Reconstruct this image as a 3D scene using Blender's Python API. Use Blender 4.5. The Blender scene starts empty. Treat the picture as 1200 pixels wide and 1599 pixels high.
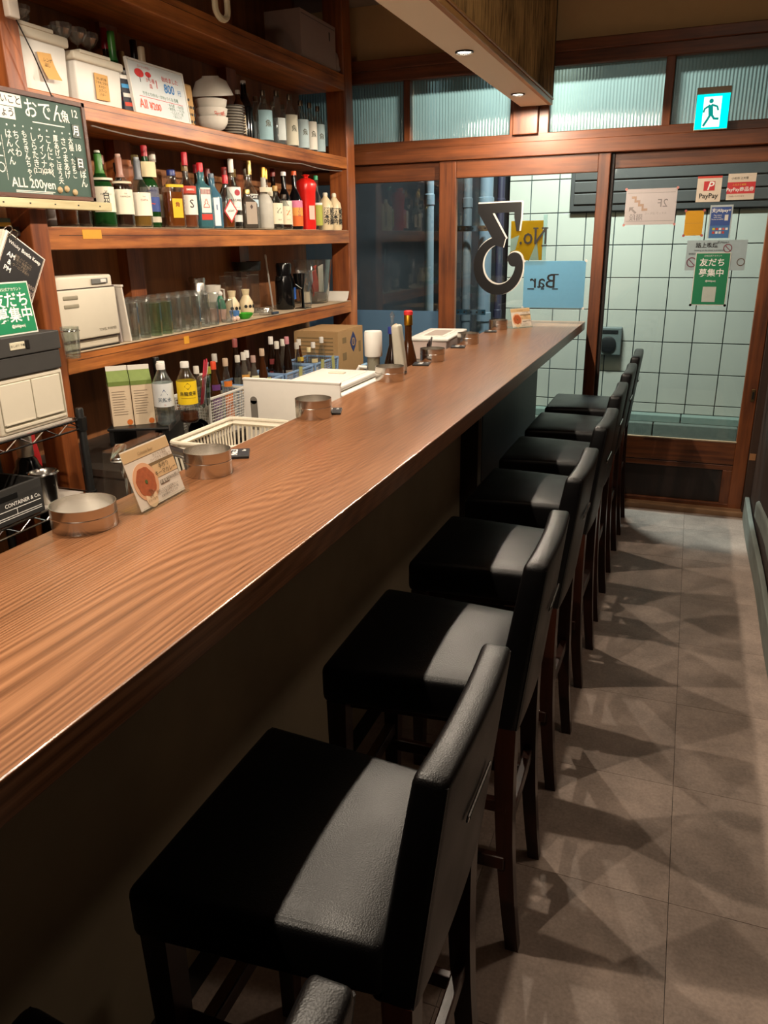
import bpy, bmesh, math, random
from mathutils import Vector, Matrix, Euler
random.seed(7)
PI = math.pi
S = bpy.context.scene
COL = S.collection
# ------------------------------------------------------------------ camera, world, large lights, exposure
cam_d = bpy.data.cameras.new('camera'); cam = bpy.data.objects.new('camera', cam_d); COL.objects.link(cam)
S.camera = cam
cam_d.sensor_fit = 'VERTICAL'; cam_d.sensor_height = 24.0; cam_d.lens = 24.0 * 1202.4 / 1599.0
cam_d.clip_start = 0.02
yaw, pit, rol = math.radians(-21.19), math.radians(19.465), math.radians(0.973)
fw = Vector((math.sin(yaw) * math.cos(pit), math.cos(yaw) * math.cos(pit), -math.sin(pit)))
rt = Vector((math.cos(yaw), -math.sin(yaw), 0)); dn = fw.cross(rt)
r2 = rt * math.cos(rol) + dn * math.sin(rol); d2 = rt * -math.sin(rol) + dn * math.cos(rol)
cam.matrix_world = Matrix(((r2.x, -d2.x, -fw.x, 0), (r2.y, -d2.y, -fw.y, 0), (r2.z, -d2.z, -fw.z, 1.55), (0, 0, 0, 1)))
W = bpy.data.worlds.new('night'); S.world = W; W.use_nodes = True
W.node_tree.nodes['Background'].inputs[0].default_value = (0.35, 0.5, 0.8, 1)
W.node_tree.nodes['Background'].inputs[1].default_value = 0.02
S.view_settings.view_transform = 'Standard'; S.view_settings.look = 'None'
S.view_settings.gamma = 1.0; S.view_settings.use_curve_mapping = False
S.view_settings.exposure = 0.0
S.cycles.transparent_max_bounces = 40
S.cycles.max_bounces = 14; S.cycles.transmission_bounces = 14; S.cycles.diffuse_bounces = 5; S.cycles.glossy_bounces = 5
YF = 4.71          # far (street) wall
ZC = 1.085         # counter top
XS = -1.912        # front of the back-bar shelves
WARM = (1.0, 0.85, 0.67)
def lamp(name, kind, loc, rot, energy, color, **kw):
    l = bpy.data.lights.new(name, kind); l.energy = energy; l.color = color
    for k, v in kw.items(): setattr(l, k, v)
    o = bpy.data.objects.new(name, l); COL.objects.link(o); o.location = loc; o.rotation_euler = rot
    return o
# alley light over the street (cool fluorescent fitting built further down)
lamp('alley_light', 'AREA', (-0.85, 5.30, 3.05), (math.radians(12), 0, 0), 230, (0.92, 0.99, 1.0), shape='RECTANGLE', size=0.6, size_y=0.12)
# kitchen pendant behind the bar, out of view to the left
lamp('kitchen_light', 'AREA', (-1.25, 1.15, 2.62), (0, math.radians(25), 0), 20, WARM, shape='DISK', size=0.18)
# aisle ceiling lamp, above the walkway and out of view
lamp('aisle_light', 'POINT', (0.25, 2.0, 2.5), (0, 0, 0), 15, WARM, shadow_soft_size=0.05)
# ------------------------------------------------------------------ colour + materials
def lin(h):
    if not isinstance(h, str): return tuple(h)
    h = h.lstrip('#'); v = [int(h[i:i + 2], 16) / 255 for i in (0, 2, 4)]
    return tuple(c / 12.92 if c <= 0.04045 else ((c + 0.055) / 1.055) ** 2.4 for c in v)
MATS = {}
def nt_new(name):
    m = bpy.data.materials.new(name); m.use_nodes = True; n = m.node_tree; n.nodes.clear()
    out = n.nodes.new('ShaderNodeOutputMaterial')
    return m, n, out
def N(n, t, **kw):
    x = n.nodes.new(t)
    for k, v in kw.items(): setattr(x, k, v)
    return x
def mat(name, color, rough=0.5, metal=0.0, var=0.12, scale=30.0, bump=0.0, spec=0.5, coat=0.0, stretch=None, bscale=None):
    """plain principled surface whose tone wanders a little with a noise"""
    if name in MATS: return MATS[name]
    m, n, out = nt_new(name); L = n.links.new
    p = N(n, 'ShaderNodeBsdfPrincipled'); L(p.outputs[0], out.inputs[0])
    c = lin(color)
    tc = N(n, 'ShaderNodeTexCoord'); mp = N(n, 'ShaderNodeMapping'); L(tc.outputs['Object'], mp.inputs[0])
    if stretch: mp.inputs['Scale'].default_value = stretch
    no = N(n, 'ShaderNodeTexNoise'); no.inputs['Scale'].default_value = scale; no.inputs['Detail'].default_value = 4
    L(mp.outputs[0], no.inputs['Vector'])
    mx = N(n, 'ShaderNodeMix', data_type='RGBA')
    mx.inputs[6].default_value = (*[x * (1 - var) for x in c], 1); mx.inputs[7].default_value = (*[min(1, x * (1 + var)) for x in c], 1)
    L(no.outputs[0], mx.inputs[0]); L(mx.outputs[2], p.inputs['Base Color'])
    p.inputs['Roughness'].default_value = rough; p.inputs['Metallic'].default_value = metal
    p.inputs['Specular IOR Level'].default_value = spec; p.inputs['Coat Weight'].default_value = coat
    if bump:
        b = N(n, 'ShaderNodeBump'); b.inputs['Strength'].default_value = bump; b.inputs['Distance'].default_value = 0.002
        if bscale:
            n2 = N(n, 'ShaderNodeTexNoise'); n2.inputs['Scale'].default_value = bscale; n2.inputs['Detail'].default_value = 3
            L(mp.outputs[0], n2.inputs['Vector']); L(n2.outputs[0], b.inputs['Height'])
        else: L(no.outputs[0], b.inputs['Height'])
        L(b.outputs[0], p.inputs['Normal'])
    MATS[name] = m
    return m
def wood(name, dark, light, axis='Y', scale=14.0, rough=0.45, bump=0.15, wear=0.0):
    if name in MATS: return MATS[name]
    m, n, out = nt_new(name); L = n.links.new
    p = N(n, 'ShaderNodeBsdfPrincipled'); L(p.outputs[0], out.inputs[0])
    tc = N(n, 'ShaderNodeTexCoord'); mp = N(n, 'ShaderNodeMapping'); L(tc.outputs['Object'], mp.inputs[0])
    s = {'X': (0.06, 1, 1), 'Y': (1, 0.06, 1), 'Z': (1, 1, 0.06)}[axis]; mp.inputs['Scale'].default_value = s
    no = N(n, 'ShaderNodeTexNoise'); no.inputs['Scale'].default_value = scale * 3; no.inputs['Detail'].default_value = 6; no.inputs['Roughness'].default_value = 0.65
    no2 = N(n, 'ShaderNodeTexNoise'); no2.inputs['Scale'].default_value = 3.2; no2.inputs['Detail'].default_value = 3
    L(mp.outputs[0], no.inputs['Vector']); L(tc.outputs['Object'], no2.inputs['Vector'])
    r = N(n, 'ShaderNodeValToRGB'); r.color_ramp.elements[0].position = 0.3; r.color_ramp.elements[1].position = 0.72
    r.color_ramp.elements[0].color = (*lin(dark), 1); r.color_ramp.elements[1].color = (*lin(light), 1)
    ad = N(n, 'ShaderNodeMath', operation='MULTIPLY_ADD'); ad.inputs[1].default_value = 0.5; ad.inputs[2].default_value = -0.25
    sm = N(n, 'ShaderNodeMath', operation='ADD'); L(no2.outputs[0], ad.inputs[0]); L(no.outputs[0], sm.inputs[0]); L(ad.outputs[0], sm.inputs[1])
    L(sm.outputs[0], r.inputs[0]); L(r.outputs[0], p.inputs['Base Color'])
    p.inputs['Roughness'].default_value = rough
    b = N(n, 'ShaderNodeBump'); b.inputs['Strength'].default_value = bump; b.inputs['Distance'].default_value = 0.003
    L(no.outputs[0], b.inputs['Height']); L(b.outputs[0], p.inputs['Normal'])
    MATS[name] = m
    return m
def fresnel(n, ior):
    """Fresnel of a thin wall: the same from either side"""
    g = N(n, 'ShaderNodeNewGeometry'); mr = N(n, 'ShaderNodeMapRange'); mr.inputs[3].default_value = ior; mr.inputs[4].default_value = 1 / ior
    f = N(n, 'ShaderNodeFresnel'); n.links.new(g.outputs['Backfacing'], mr.inputs[0]); n.links.new(mr.outputs[0], f.inputs[0])
    return f
def glass(name, tint='#ffffff', gloss=1.0, ior=1.5, rough=0.02, edge=0.0, haze=0.0):
    """thin clear glass: what lies behind it, tinted, under a Fresnel reflection; haze whitens it to imitate sparkle"""
    if name in MATS: return MATS[name]
    m, n, out = nt_new(name); L = n.links.new
    t = N(n, 'ShaderNodeBsdfTransparent'); g = N(n, 'ShaderNodeBsdfGlossy'); mx = N(n, 'ShaderNodeMixShader')
    g.inputs['Roughness'].default_value = rough
    no = N(n, 'ShaderNodeTexNoise'); no.inputs['Scale'].default_value = 6
    c = lin(tint); mc = N(n, 'ShaderNodeMix', data_type='RGBA'); mc.inputs[6].default_value = (*[x * 0.985 for x in c], 1); mc.inputs[7].default_value = (*c, 1)
    L(no.outputs[0], mc.inputs[0]); L(mc.outputs[2], t.inputs[0])
    f = fresnel(n, ior)
    ml = N(n, 'ShaderNodeMath', operation='MULTIPLY_ADD', use_clamp=True); ml.inputs[1].default_value = gloss; ml.inputs[2].default_value = edge
    L(f.outputs[0], ml.inputs[0]); L(ml.outputs[0], mx.inputs[0]); L(g.outputs[0], mx.inputs[2])
    if haze:
        d = N(n, 'ShaderNodeBsdfTranslucent'); hz = N(n, 'ShaderNodeMixShader'); hz.inputs[0].default_value = haze; L(t.outputs[0], hz.inputs[1]); L(d.outputs[0], hz.inputs[2]); L(hz.outputs[0], mx.inputs[1])
    else: L(t.outputs[0], mx.inputs[1])
    L(mx.outputs[0], out.inputs[0]); MATS[name] = m
    return m
def emit(name, color, strength):
    if name in MATS: return MATS[name]
    m, n, out = nt_new(name); e = N(n, 'ShaderNodeEmission'); e.inputs[0].default_value = (*lin(color), 1); e.inputs[1].default_value = strength
    n.links.new(e.outputs[0], out.inputs[0]); MATS[name] = m
    return m
def film(name, color, trans=0.35, alpha=0.0):
    """thin paper or plastic sheet: diffuse with light coming through it"""
    if name in MATS: return MATS[name]
    m, n, out = nt_new(name); L = n.links.new
    d = N(n, 'ShaderNodeBsdfDiffuse'); t = N(n, 'ShaderNodeBsdfTranslucent'); mx = N(n, 'ShaderNodeMixShader'); mx.inputs[0].default_value = trans
    no = N(n, 'ShaderNodeTexNoise'); no.inputs['Scale'].default_value = 12
    c = lin(color); mc = N(n, 'ShaderNodeMix', data_type='RGBA'); mc.inputs[6].default_value = (*[x * 0.93 for x in c], 1); mc.inputs[7].default_value = (*c, 1)
    L(no.outputs[0], mc.inputs[0]); L(mc.outputs[2], d.inputs[0]); L(mc.outputs[2], t.inputs[0])
    L(d.outputs[0], mx.inputs[1]); L(t.outputs[0], mx.inputs[2])
    if alpha:
        tr = N(n, 'ShaderNodeBsdfTransparent'); m2 = N(n, 'ShaderNodeMixShader'); m2.inputs[0].default_value = alpha
        L(mx.outputs[0], m2.inputs[1]); L(tr.outputs[0], m2.inputs[2]); L(m2.outputs[0], out.inputs[0])
    else: L(mx.outputs[0], out.inputs[0])
    MATS[name] = m
    return m
def counter_wood():
    m, n, out = nt_new('counter_wood'); L = n.links.new
    p = N(n, 'ShaderNodeBsdfPrincipled'); L(p.outputs[0], out.inputs[0])
    tc = N(n, 'ShaderNodeTexCoord')
    mp = N(n, 'ShaderNodeMapping'); mp.inputs['Scale'].default_value = (1, 0.13, 1); L(tc.outputs['Object'], mp.inputs[0])
    # growth rings: distance across the board bent by a slow noise, folded into lines
    no = N(n, 'ShaderNodeTexNoise'); no.inputs['Scale'].default_value = 2.6; no.inputs['Detail'].default_value = 2; no.inputs['Roughness'].default_value = 0.45; L(mp.outputs[0], no.inputs['Vector'])
    sx = N(n, 'ShaderNodeSeparateXYZ'); L(tc.outputs['Object'], sx.inputs[0])
    a = N(n, 'ShaderNodeMath', operation='MULTIPLY_ADD'); a.inputs[1].default_value = 0.8; L(no.outputs[0], a.inputs[0]); L(sx.outputs[0], a.inputs[2])
    f = N(n, 'ShaderNodeMath', operation='MULTIPLY'); f.inputs[1].default_value = 520; L(a.outputs[0], f.inputs[0])
    si = N(n, 'ShaderNodeMath', operation='SINE'); L(f.outputs[0], si.inputs[0])
    fi = N(n, 'ShaderNodeTexNoise'); fi.inputs['Scale'].default_value = 260; fi.inputs['Detail'].default_value = 3
    mp2 = N(n, 'ShaderNodeMapping'); mp2.inputs['Scale'].default_value = (1, 0.02, 1); L(tc.outputs['Object'], mp2.inputs[0]); L(mp2.outputs[0], fi.inputs['Vector'])
    cl = N(n, 'ShaderNodeTexNoise'); cl.inputs['Scale'].default_value = 4; cl.inputs['Detail'].default_value = 3; L(mp.outputs[0], cl.inputs['Vector'])
    s1 = N(n, 'ShaderNodeMath', operation='MULTIPLY_ADD'); s1.inputs[1].default_value = 0.13
    mk = N(n, 'ShaderNodeTexNoise'); mk.inputs['Scale'].default_value = 1.7; mk.inputs['Detail'].default_value = 2; L(mp.outputs[0], mk.inputs['Vector'])
    mr = N(n, 'ShaderNodeMapRange'); mr.inputs[1].default_value = 0.42; mr.inputs[2].default_value = 0.68; mr.inputs[3].default_value = 0.12; L(mk.outputs[0], mr.inputs[0])
    mm = N(n, 'ShaderNodeMath', operation='MULTIPLY'); L(si.outputs[0], mm.inputs[0]); L(mr.outputs[0], mm.inputs[1]); L(mm.outputs[0], s1.inputs[0])
    s2 = N(n, 'ShaderNodeMath', operation='MULTIPLY_ADD'); s2.inputs[1].default_value = 0.45; L(fi.outputs[0], s2.inputs[0]); L(s2.outputs[0], s1.inputs[2])
    s3 = N(n, 'ShaderNodeMath', operation='MULTIPLY_ADD'); s3.inputs[1].default_value = 0.55; s3.inputs[2].default_value = 0.0; L(cl.outputs[0], s3.inputs[0]); L(s3.outputs[0], s2.inputs[2])
    r = N(n, 'ShaderNodeValToRGB'); e = r.color_ramp.elements
    e[0].position = 0.28; e[0].color = (*lin('#4a2d18'), 1); e[1].position = 0.75; e[1].color = (*lin('#a37350'), 1)
    x = r.color_ramp.elements.new(0.5); x.color = (*lin('#7d5336'), 1)
    L(s1.outputs[0], r.inputs[0]); L(r.outputs[0], p.inputs['Base Color'])
    p.inputs['Roughness'].default_value = 0.3; p.inputs['Coat Weight'].default_value = 0.15; p.inputs['Coat Roughness'].default_value = 0.12
    b = N(n, 'ShaderNodeBump'); b.inputs['Strength'].default_value = 0.12; b.inputs['Distance'].default_value = 0.0015; L(s1.outputs[0], b.inputs['Height']); L(b.outputs[0], p.inputs['Normal'])
    MATS['counter_wood'] = m
    return m
# ------------------------------------------------------------------ mesh helpers
def rbox(hx, hy, hz, r=0.0, k=2, inner=(1, 1, 1), fn=None, bm=None, c=(0, 0, 0), rot=None):
    """box with half sizes hx,hy,hz, edges rounded by r in k steps, extra inner cuts; fn reshapes each point"""
    bm = bm or bmesh.new()
    r = min(r, hx * .98, hy * .98, hz * .98)
    def ax(h, n):
        l = []
        if r > 0:
            for i in range(k + 1): l.append(-h + r * (1 - math.cos(PI / 2 * i / k)) if i < k else -h + r)
        else: l.append(-h)
        a, b = l[-1], -l[-1]
        for i in range(1, n): l.append(a + (b - a) * i / n)
        m = [-v for v in reversed(l)] if n == 1 or True else []
        full = l[:]
        if r > 0: full = l[:k + 1] + [a + (b - a) * i / n for i in range(1, n)] + [-v for v in reversed(l[:k + 1])]
        else: full = [-h] + [a + (b - a) * i / n for i in range(1, n)] + [h]
        return full
    A = [ax(hx, inner[0]), ax(hy, inner[1]), ax(hz, inner[2])]; H = (hx, hy, hz)
    cache = {}
    R = rot.to_matrix() if isinstance(rot, Euler) else rot
    def V(p):
        key = (round(p[0], 6), round(p[1], 6), round(p[2], 6))
        if key in cache: return cache[key]
        q = Vector(p)
        if r > 0:
            cl = Vector([max(-H[i] + r, min(H[i] - r, p[i])) for i in range(3)]); d = q - cl
            if d.length > 1e-9: q = cl + d.normalized() * r
        if fn: q = Vector(fn(q.x, q.y, q.z))
        if R is not None: q = R @ q
        v = bm.verts.new(q + Vector(c)); cache[key] = v
        return v
    for d in range(3):
        u, w = (d + 1) % 3, (d + 2) % 3
        for s in (-1, 1):
            for i in range(len(A[u]) - 1):
                for j in range(len(A[w]) - 1):
                    q = []
                    for (a, b) in ((i, j), (i + 1, j), (i + 1, j + 1), (i, j + 1)):
                        p = [0, 0, 0]; p[d] = s * H[d]; p[u] = A[u][a]; p[w] = A[w][b]; q.append(V(p))
                    if s < 0: q.reverse()
                    try: bm.faces.new(q)
                    except ValueError: pass
    return bm
def box(x0, x1, y0, y1, z0, z1, r=0.0, bm=None, k=1):
    return rbox(abs(x1 - x0) / 2, abs(y1 - y0) / 2, abs(z1 - z0) / 2, r, k, bm=bm, c=((x0 + x1) / 2, (y0 + y1) / 2, (z0 + z1) / 2))
def lathe(prof, seg=20, bm=None, c=(0, 0, 0), sq=0.0, caps=True, a0=0.0, a1=None, sx=1.0, sy=1.0, flute=0.0, nfl=0):
    """prof: list of (radius, z); sq>0 squares the section; a0..a1 limits the sweep"""
    bm = bm or bmesh.new(); rows = []
    full = a1 is None
    n = seg if full else seg + 1
    for (r, z) in prof:
        row = []
        for i in range(n):
            a = a0 + (2 * PI if full else (a1 - a0)) * i / seg
            ca, sa = math.cos(a), math.sin(a); k = 1.0
            if sq:
                e = 2 + sq; k = (abs(ca) ** e + abs(sa) ** e) ** (-1 / e)
            if flute and nfl: k *= 1 - flute * (0.5 - 0.5 * math.cos(a * nfl))
            row.append(bm.verts.new((c[0] + r * k * ca * sx, c[1] + r * k * sa * sy, c[2] + z)))
        rows.append(row)
    for a, b in zip(rows, rows[1:]):
        for i in range(seg if full else seg):
            j = (i + 1) % n
            try: bm.faces.new((a[i], a[j], b[j], b[i]))
            except ValueError: pass
    if caps and full:
        for row, rev in ((rows[0], True), (rows[-1], False)):
            if abs(prof[0 if rev else -1][0]) > 1e-5:
                try: bm.faces.new(list(reversed(row)) if rev else row)
                except ValueError: pass
    return bm
def tube(pts, r, seg=8, bm=None, closed=False):
    bm = bm or bmesh.new(); P = [Vector(p) for p in pts]; rows = []; n = len(P)
    up = None
    for i, p in enumerate(P):
        t = (P[(i + 1) % n] - P[i - 1]) if closed else (P[min(i + 1, n - 1)] - P[max(i - 1, 0)])
        t.normalize()
        if up is None: up = Vector((0, 0, 1)) if abs(t.z) < 0.9 else Vector((1, 0, 0))
        a = t.cross(up); a.normalize(); b = a.cross(t); b.normalize(); up = b
        rr = r[i] if isinstance(r, (list, tuple)) else r
        rows.append([bm.verts.new(p + (a * math.cos(2 * PI * k / seg) + b * math.sin(2 * PI * k / seg)) * rr) for k in range(seg)])
    for i in range(n if closed else n - 1):
        A, B = rows[i], rows[(i + 1) % n]
        for k in range(seg): bm.faces.new((A[k], A[(k + 1) % seg], B[(k + 1) % seg], B[k]))
    if not closed:
        bm.faces.new(list(reversed(rows[0]))); bm.faces.new(rows[-1])
    return bm
def prism(poly, d, axis='x', bm=None, c=(0, 0, 0)):
    """extrude a 2-D polygon by d. axis x: poly is (y,z); y: (x,z); z: (x,y)"""
    bm = bm or bmesh.new()
    def P(u, v, w):
        p = {'x': (w, u, v), 'y': (u, w, v), 'z': (u, v, w)}[axis]
        return bm.verts.new((p[0] + c[0], p[1] + c[1], p[2] + c[2]))
    a = [P(u, v, 0) for u, v in poly]; b = [P(u, v, d) for u, v in poly]
    bm.faces.new(list(reversed(a))); bm.faces.new(b); n = len(a)
    for i in range(n): bm.faces.new((a[i], a[(i + 1) % n], b[(i + 1) % n], b[i]))
    bmesh.ops.recalc_face_normals(bm, faces=bm.faces)
    return bm
def obj(name, bm, m, parent=None, smooth=None, loc=(0, 0, 0), rot=(0, 0, 0), bevel=0, angle=35):
    if isinstance(bm, bpy.types.Mesh): me = bm
    else:
        if bevel: bmesh.ops.bevel(bm, geom=bm.edges[:], offset=bevel, segments=1, affect='EDGES')
        bmesh.ops.recalc_face_normals(bm, faces=bm.faces)
        me = bpy.data.meshes.new(name)
        if smooth:
            for f in bm.faces: f.smooth = True
            lim = math.radians(angle)
            for e in bm.edges:
                if len(e.link_faces) == 2 and e.calc_face_angle(0) > lim: e.smooth = False
        bm.to_mesh(me); bm.free()
    if m is not None and not me.materials: me.materials.append(m)
    o = bpy.data.objects.new(name, me); COL.objects.link(o)
    o.parent = parent; o.location = loc; o.rotation_euler = rot
    return o
def tag(o, label, cat, group=None, kind=None):
    o['label'] = label; o['category'] = cat
    if group: o['group'] = group
    if kind: o['kind'] = kind
    return o
def thing(name, label, cat, loc=(0, 0, 0), rot=(0, 0, 0), group=None):
    o = bpy.data.objects.new(name, None); COL.objects.link(o); o.empty_display_size = 0.05
    o.location = loc; o.rotation_euler = rot if isinstance(rot, (tuple, list)) else (0, 0, rot)
    return tag(o, label, cat, group)
def struct(name, bm, m, label=None, parent=None, smooth=None, loc=(0, 0, 0)):
    o = obj(name, bm, m, parent, smooth, loc)
    if parent is None:
        o['kind'] = 'structure'
        if label: o['label'] = label
    return o
def dup(root, loc=None, rot=None, label=None, group=None):
    r = root.copy(); COL.objects.link(r)
    if loc is not None: r.location = loc
    if rot is not None: r.rotation_euler = rot if isinstance(rot, (tuple, list)) else (0, 0, rot)
    if label: r['label'] = label
    if group: r['group'] = group
    for ch in list(root.children):
        c = ch.copy(); COL.objects.link(c); c.parent = r
        for g in list(ch.children):
            d = g.copy(); COL.objects.link(d); d.parent = c
    return r
FACE_X = (PI / 2, 0, PI / 2)       # text that reads for someone looking towards -x
FACE_Y = (PI / 2, 0, 0)            # text that reads for someone looking towards +y
TXT = {}
def text(name, body, size, m, parent, loc, rot, mirror=False, bold=0.0, sx=1.0, shear=0.0, bend=None, align='CENTER', line=1.0):
    bold = min(bold, size * 0.016)
    key = (body, size, bold, sx, shear, mirror, bend, align, line)
    if key not in TXT:
        cu = bpy.data.curves.new('t', 'FONT'); cu.body = body; cu.size = size; cu.offset = bold; cu.shear = shear
        cu.align_x = align; cu.align_y = 'CENTER'; cu.resolution_u = 2; cu.space_line = line; cu.fill_mode = 'FRONT'
        to = bpy.data.objects.new('t', cu); COL.objects.link(to)
        bpy.context.view_layer.update()
        dg = bpy.context.evaluated_depsgraph_get()
        me = bpy.data.meshes.new_from_object(to.evaluated_get(dg)); bpy.data.objects.remove(to); bpy.data.curves.remove(cu)
        me.materials.clear()
        for v in me.vertices:
            x, y = v.co.x * sx * (-1 if mirror else 1), v.co.y
            if bend: v.co = (bend * math.sin(x / bend), y, bend * math.cos(x / bend) - bend)
            else: v.co = (x, y, 0)
        me.name = 'lettering'; TXT[key] = me
    me = TXT[key]
    if me.materials and me.materials[0] is not m: me = me.copy(); me.materials.clear()
    return obj(name, me, m, parent, None, loc, rot)
# ------------------------------------------------------------------ shared materials
M_frame = wood('frame_wood', '#43200d', '#7d4420', 'X', 12, 0.42)
M_frameZ = wood('frame_wood_upright', '#47220e', '#824620', 'Z', 12, 0.42)
M_shelf = wood('shelf_wood', '#622c10', '#c67a3a', 'Y', 10, 0.42)
M_post = wood('shelf_post_wood', '#5f2d14', '#a0592a', 'Z', 10, 0.45)
M_board = wood('backboard', '#6a3f20', '#9a6234', 'Z', 6, 0.7)
M_dark = wood('dark_wood', '#170d08', '#2e1a10', 'Z', 8, 0.5)
M_legwood = wood('stool_wood', '#1d0d08', '#3c1c10', 'Z', 10, 0.3)
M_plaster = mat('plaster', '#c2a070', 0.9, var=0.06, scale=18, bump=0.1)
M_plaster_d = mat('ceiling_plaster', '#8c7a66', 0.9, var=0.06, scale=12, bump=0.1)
M_soffit = mat('soffit_paint', '#efe0c6', 0.6, var=0.03, scale=4)
M_glass = glass('window_glass', '#eef6f4', 1.0)
M_black = mat('black_plastic', '#101010', 0.4)
M_white = mat('white_plastic', '#d3cfc8', 0.45, var=0.03)
M_cream = mat('cream_plastic', '#cbc2b0', 0.45, var=0.03)
M_steel = mat('brushed_steel', '#cdc8c1', 0.24, 1.0, var=0.06, scale=60, stretch=(0.3, 0.3, 30), bump=0.03)
M_chrome = mat('chrome', '#d8d8d8', 0.12, 1.0, var=0.02)
M_paper = mat('paper', '#d9d3c9', 0.8, var=0.03)
M_ink = mat('black_ink', '#161412', 0.6, var=0.05)
M_inkw = mat('white_ink', '#efece6', 0.6, var=0.03)
# ------------------------------------------------------------------ floor: vinyl tiles
def floor_tile_mat():
    m, n, out = nt_new('vinyl_tile'); L = n.links.new
    p = N(n, 'ShaderNodeBsdfPrincipled'); L(p.outputs[0], out.inputs[0])
    tc = N(n, 'ShaderNodeTexCoord'); mp = N(n, 'ShaderNodeMapping'); L(tc.outputs['Object'], mp.inputs[0])
    oi = N(n, 'ShaderNodeObjectInfo'); L(oi.outputs['Random'], mp.inputs['Location'])
    a = N(n, 'ShaderNodeTexNoise'); a.inputs['Scale'].default_value = 7; a.inputs['Detail'].default_value = 8; a.inputs['Roughness'].default_value = 0.7
    b = N(n, 'ShaderNodeTexNoise'); b.inputs['Scale'].default_value = 130; b.inputs['Detail'].default_value = 3
    L(mp.outputs[0], a.inputs['Vector']); L(mp.outputs[0], b.inputs['Vector'])
    s = N(n, 'ShaderNodeMath', operation='MULTIPLY_ADD'); s.inputs[1].default_value = 0.5; L(b.outputs[0], s.inputs[0]); L(a.outputs[0], s.inputs[2])
    r = N(n, 'ShaderNodeValToRGB'); r.color_ramp.elements[0].position = 0.55; r.color_ramp.elements[1].position = 0.95
    r.color_ramp.elements[0].color = (*lin('#8a7a70'), 1); r.color_ramp.elements[1].color = (*lin('#b29d90'), 1)
    L(s.outputs[0], r.inputs[0]); L(r.outputs[0], p.inputs['Base Color']); p.inputs['Roughness'].default_value = 0.5
    bu = N(n, 'ShaderNodeBump'); bu.inputs['Strength'].default_value = 0.08; bu.inputs['Distance'].default_value = 0.001; L(b.outputs[0], bu.inputs['Height']); L(bu.outputs[0], p.inputs['Normal'])
    return m
M_tile = floor_tile_mat()
floor = struct('floor', box(-2.5, 0.6, -2.0, YF + 0.02, -0.06, -0.004), mat('floor_screed', '#2c2622', 0.9), 'grey vinyl tile floor of the narrow bar')
TW, TL = 0.457, 0.457 * 2
me_t = None
for i in range(-3, 1):
    for j in range(-2, 8):
        y0 = 1.611 - 0.457 * 0 + j * 0.457
        if y0 > YF - 0.02: continue
        x0, x1, y1 = 0.109 + i * TW, 0.109 + (i + 1) * TW, min(y0 + 0.457, YF)
        if x0 < -0.85: x0 = -0.85
        if i == 0: x1 = 0.46
        if x1 - x0 < 0.02: continue
        b = box(x0 + 0.0007, x1 - 0.0007, y0 + 0.0007, y1 - 0.0007, -0.004, 0.0)
        o = obj('floor_tile', b, M_tile, floor)
# ------------------------------------------------------------------ shell
M_rwall = wood('right_wall_boards', '#1e120b', '#3a2416', 'Z', 6, 0.6)
struct('wall_right', box(0.45, 0.6, -2.0, YF + 0.1, 0, 2.8), M_rwall, 'dark board wall along the aisle')
struct('wall_left', box(-2.40, -2.21, -2.0, 4.46, 0, 2.8), M_board, 'brown board wall behind the bottle shelves')
struct('wall_near', box(-2.5, 0.6, -2.1, -2.0, 0, 2.8), M_dark, 'dark wood wall at the near end of the bar')  # unseen wall, coloured dark so the leather reflects less light
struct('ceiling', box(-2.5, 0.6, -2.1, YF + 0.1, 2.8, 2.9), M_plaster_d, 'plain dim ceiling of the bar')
# pillar strips on the back wall
for y0, w in ((2.72, 0.10), (3.6, 0.09)):
    struct('trim_1', box(-2.21, -2.16, y0, y0 + w, 0, 2.8), M_post, 'dark upright batten on the shelf back wall')
# weathered skirting along the right wall
M_skirt = mat('weathered_board', '#6d716a', 0.8, var=0.45, scale=14, stretch=(1, 0.3, 1.5), bump=0.6)
b = rbox(0.012, 2.6, 0.062, 0.006, 2, (1, 30, 2), fn=lambda x, y, z: (x + 0.003 * math.sin(y * 5), y, z + (0.006 * math.sin(y * 3.1) if z > 0 else 0)))
o = struct('baseboard_right', b, M_skirt, 'weathered grey skirting board along the right wall'); o.location = (0.432, 2.05, 0.062)
b = rbox(0.02, 2.2, 0.05, 0.018, 3, (1, 30, 1), fn=lambda x, y, z: (x + 0.004 * math.sin(y * 4), y, z + 0.02 * math.sin(y * 0.9 + 1) + (-0.10 * max(0, (y - 1.6)) ** 1.0)))
o = struct('trim_2', b, M_skirt, 'weathered grey round rail on the right wall above the skirting'); o.location = (0.452, 2.0, 0.26)
# ------------------------------------------------------------------ far wall: plaster, beams, sashes
struct('wall_far', box(-2.5, 0.6, YF, YF + 0.1, 2.518, 2.8), M_plaster, 'beige plaster above the transom windows')
fr = thing('window_frame', '', 'x'); del fr['label']; del fr['category']; fr['kind'] = 'structure'; fr.name = 'window_1'
fr['label'] = 'brown timber shopfront of sliding sashes with reeded transoms above'
def bar(name, x0, x1, z0, z1, y0, y1, m=None, r=0.004, parent=fr):
    return obj(name, box(x0, x1, y0, y1, z0, z1, r), m or (M_frame if (x1 - x0) > (z1 - z0) else M_frameZ), parent)
bar('top_rail', -2.45, 0.6, 2.408, 2.47, YF - 0.03, YF + 0.08)
bar('cornice', -2.45, 0.6, 2.466, 2.52, YF - 0.055, YF + 0.08)
bar('head_beam', -2.45, 0.6, 1.972, 2.046, YF - 0.07, YF + 0.10)
bar('transom_rail', -2.45, 0.6, 2.044, 2.092, YF - 0.02, YF + 0.07)
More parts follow.
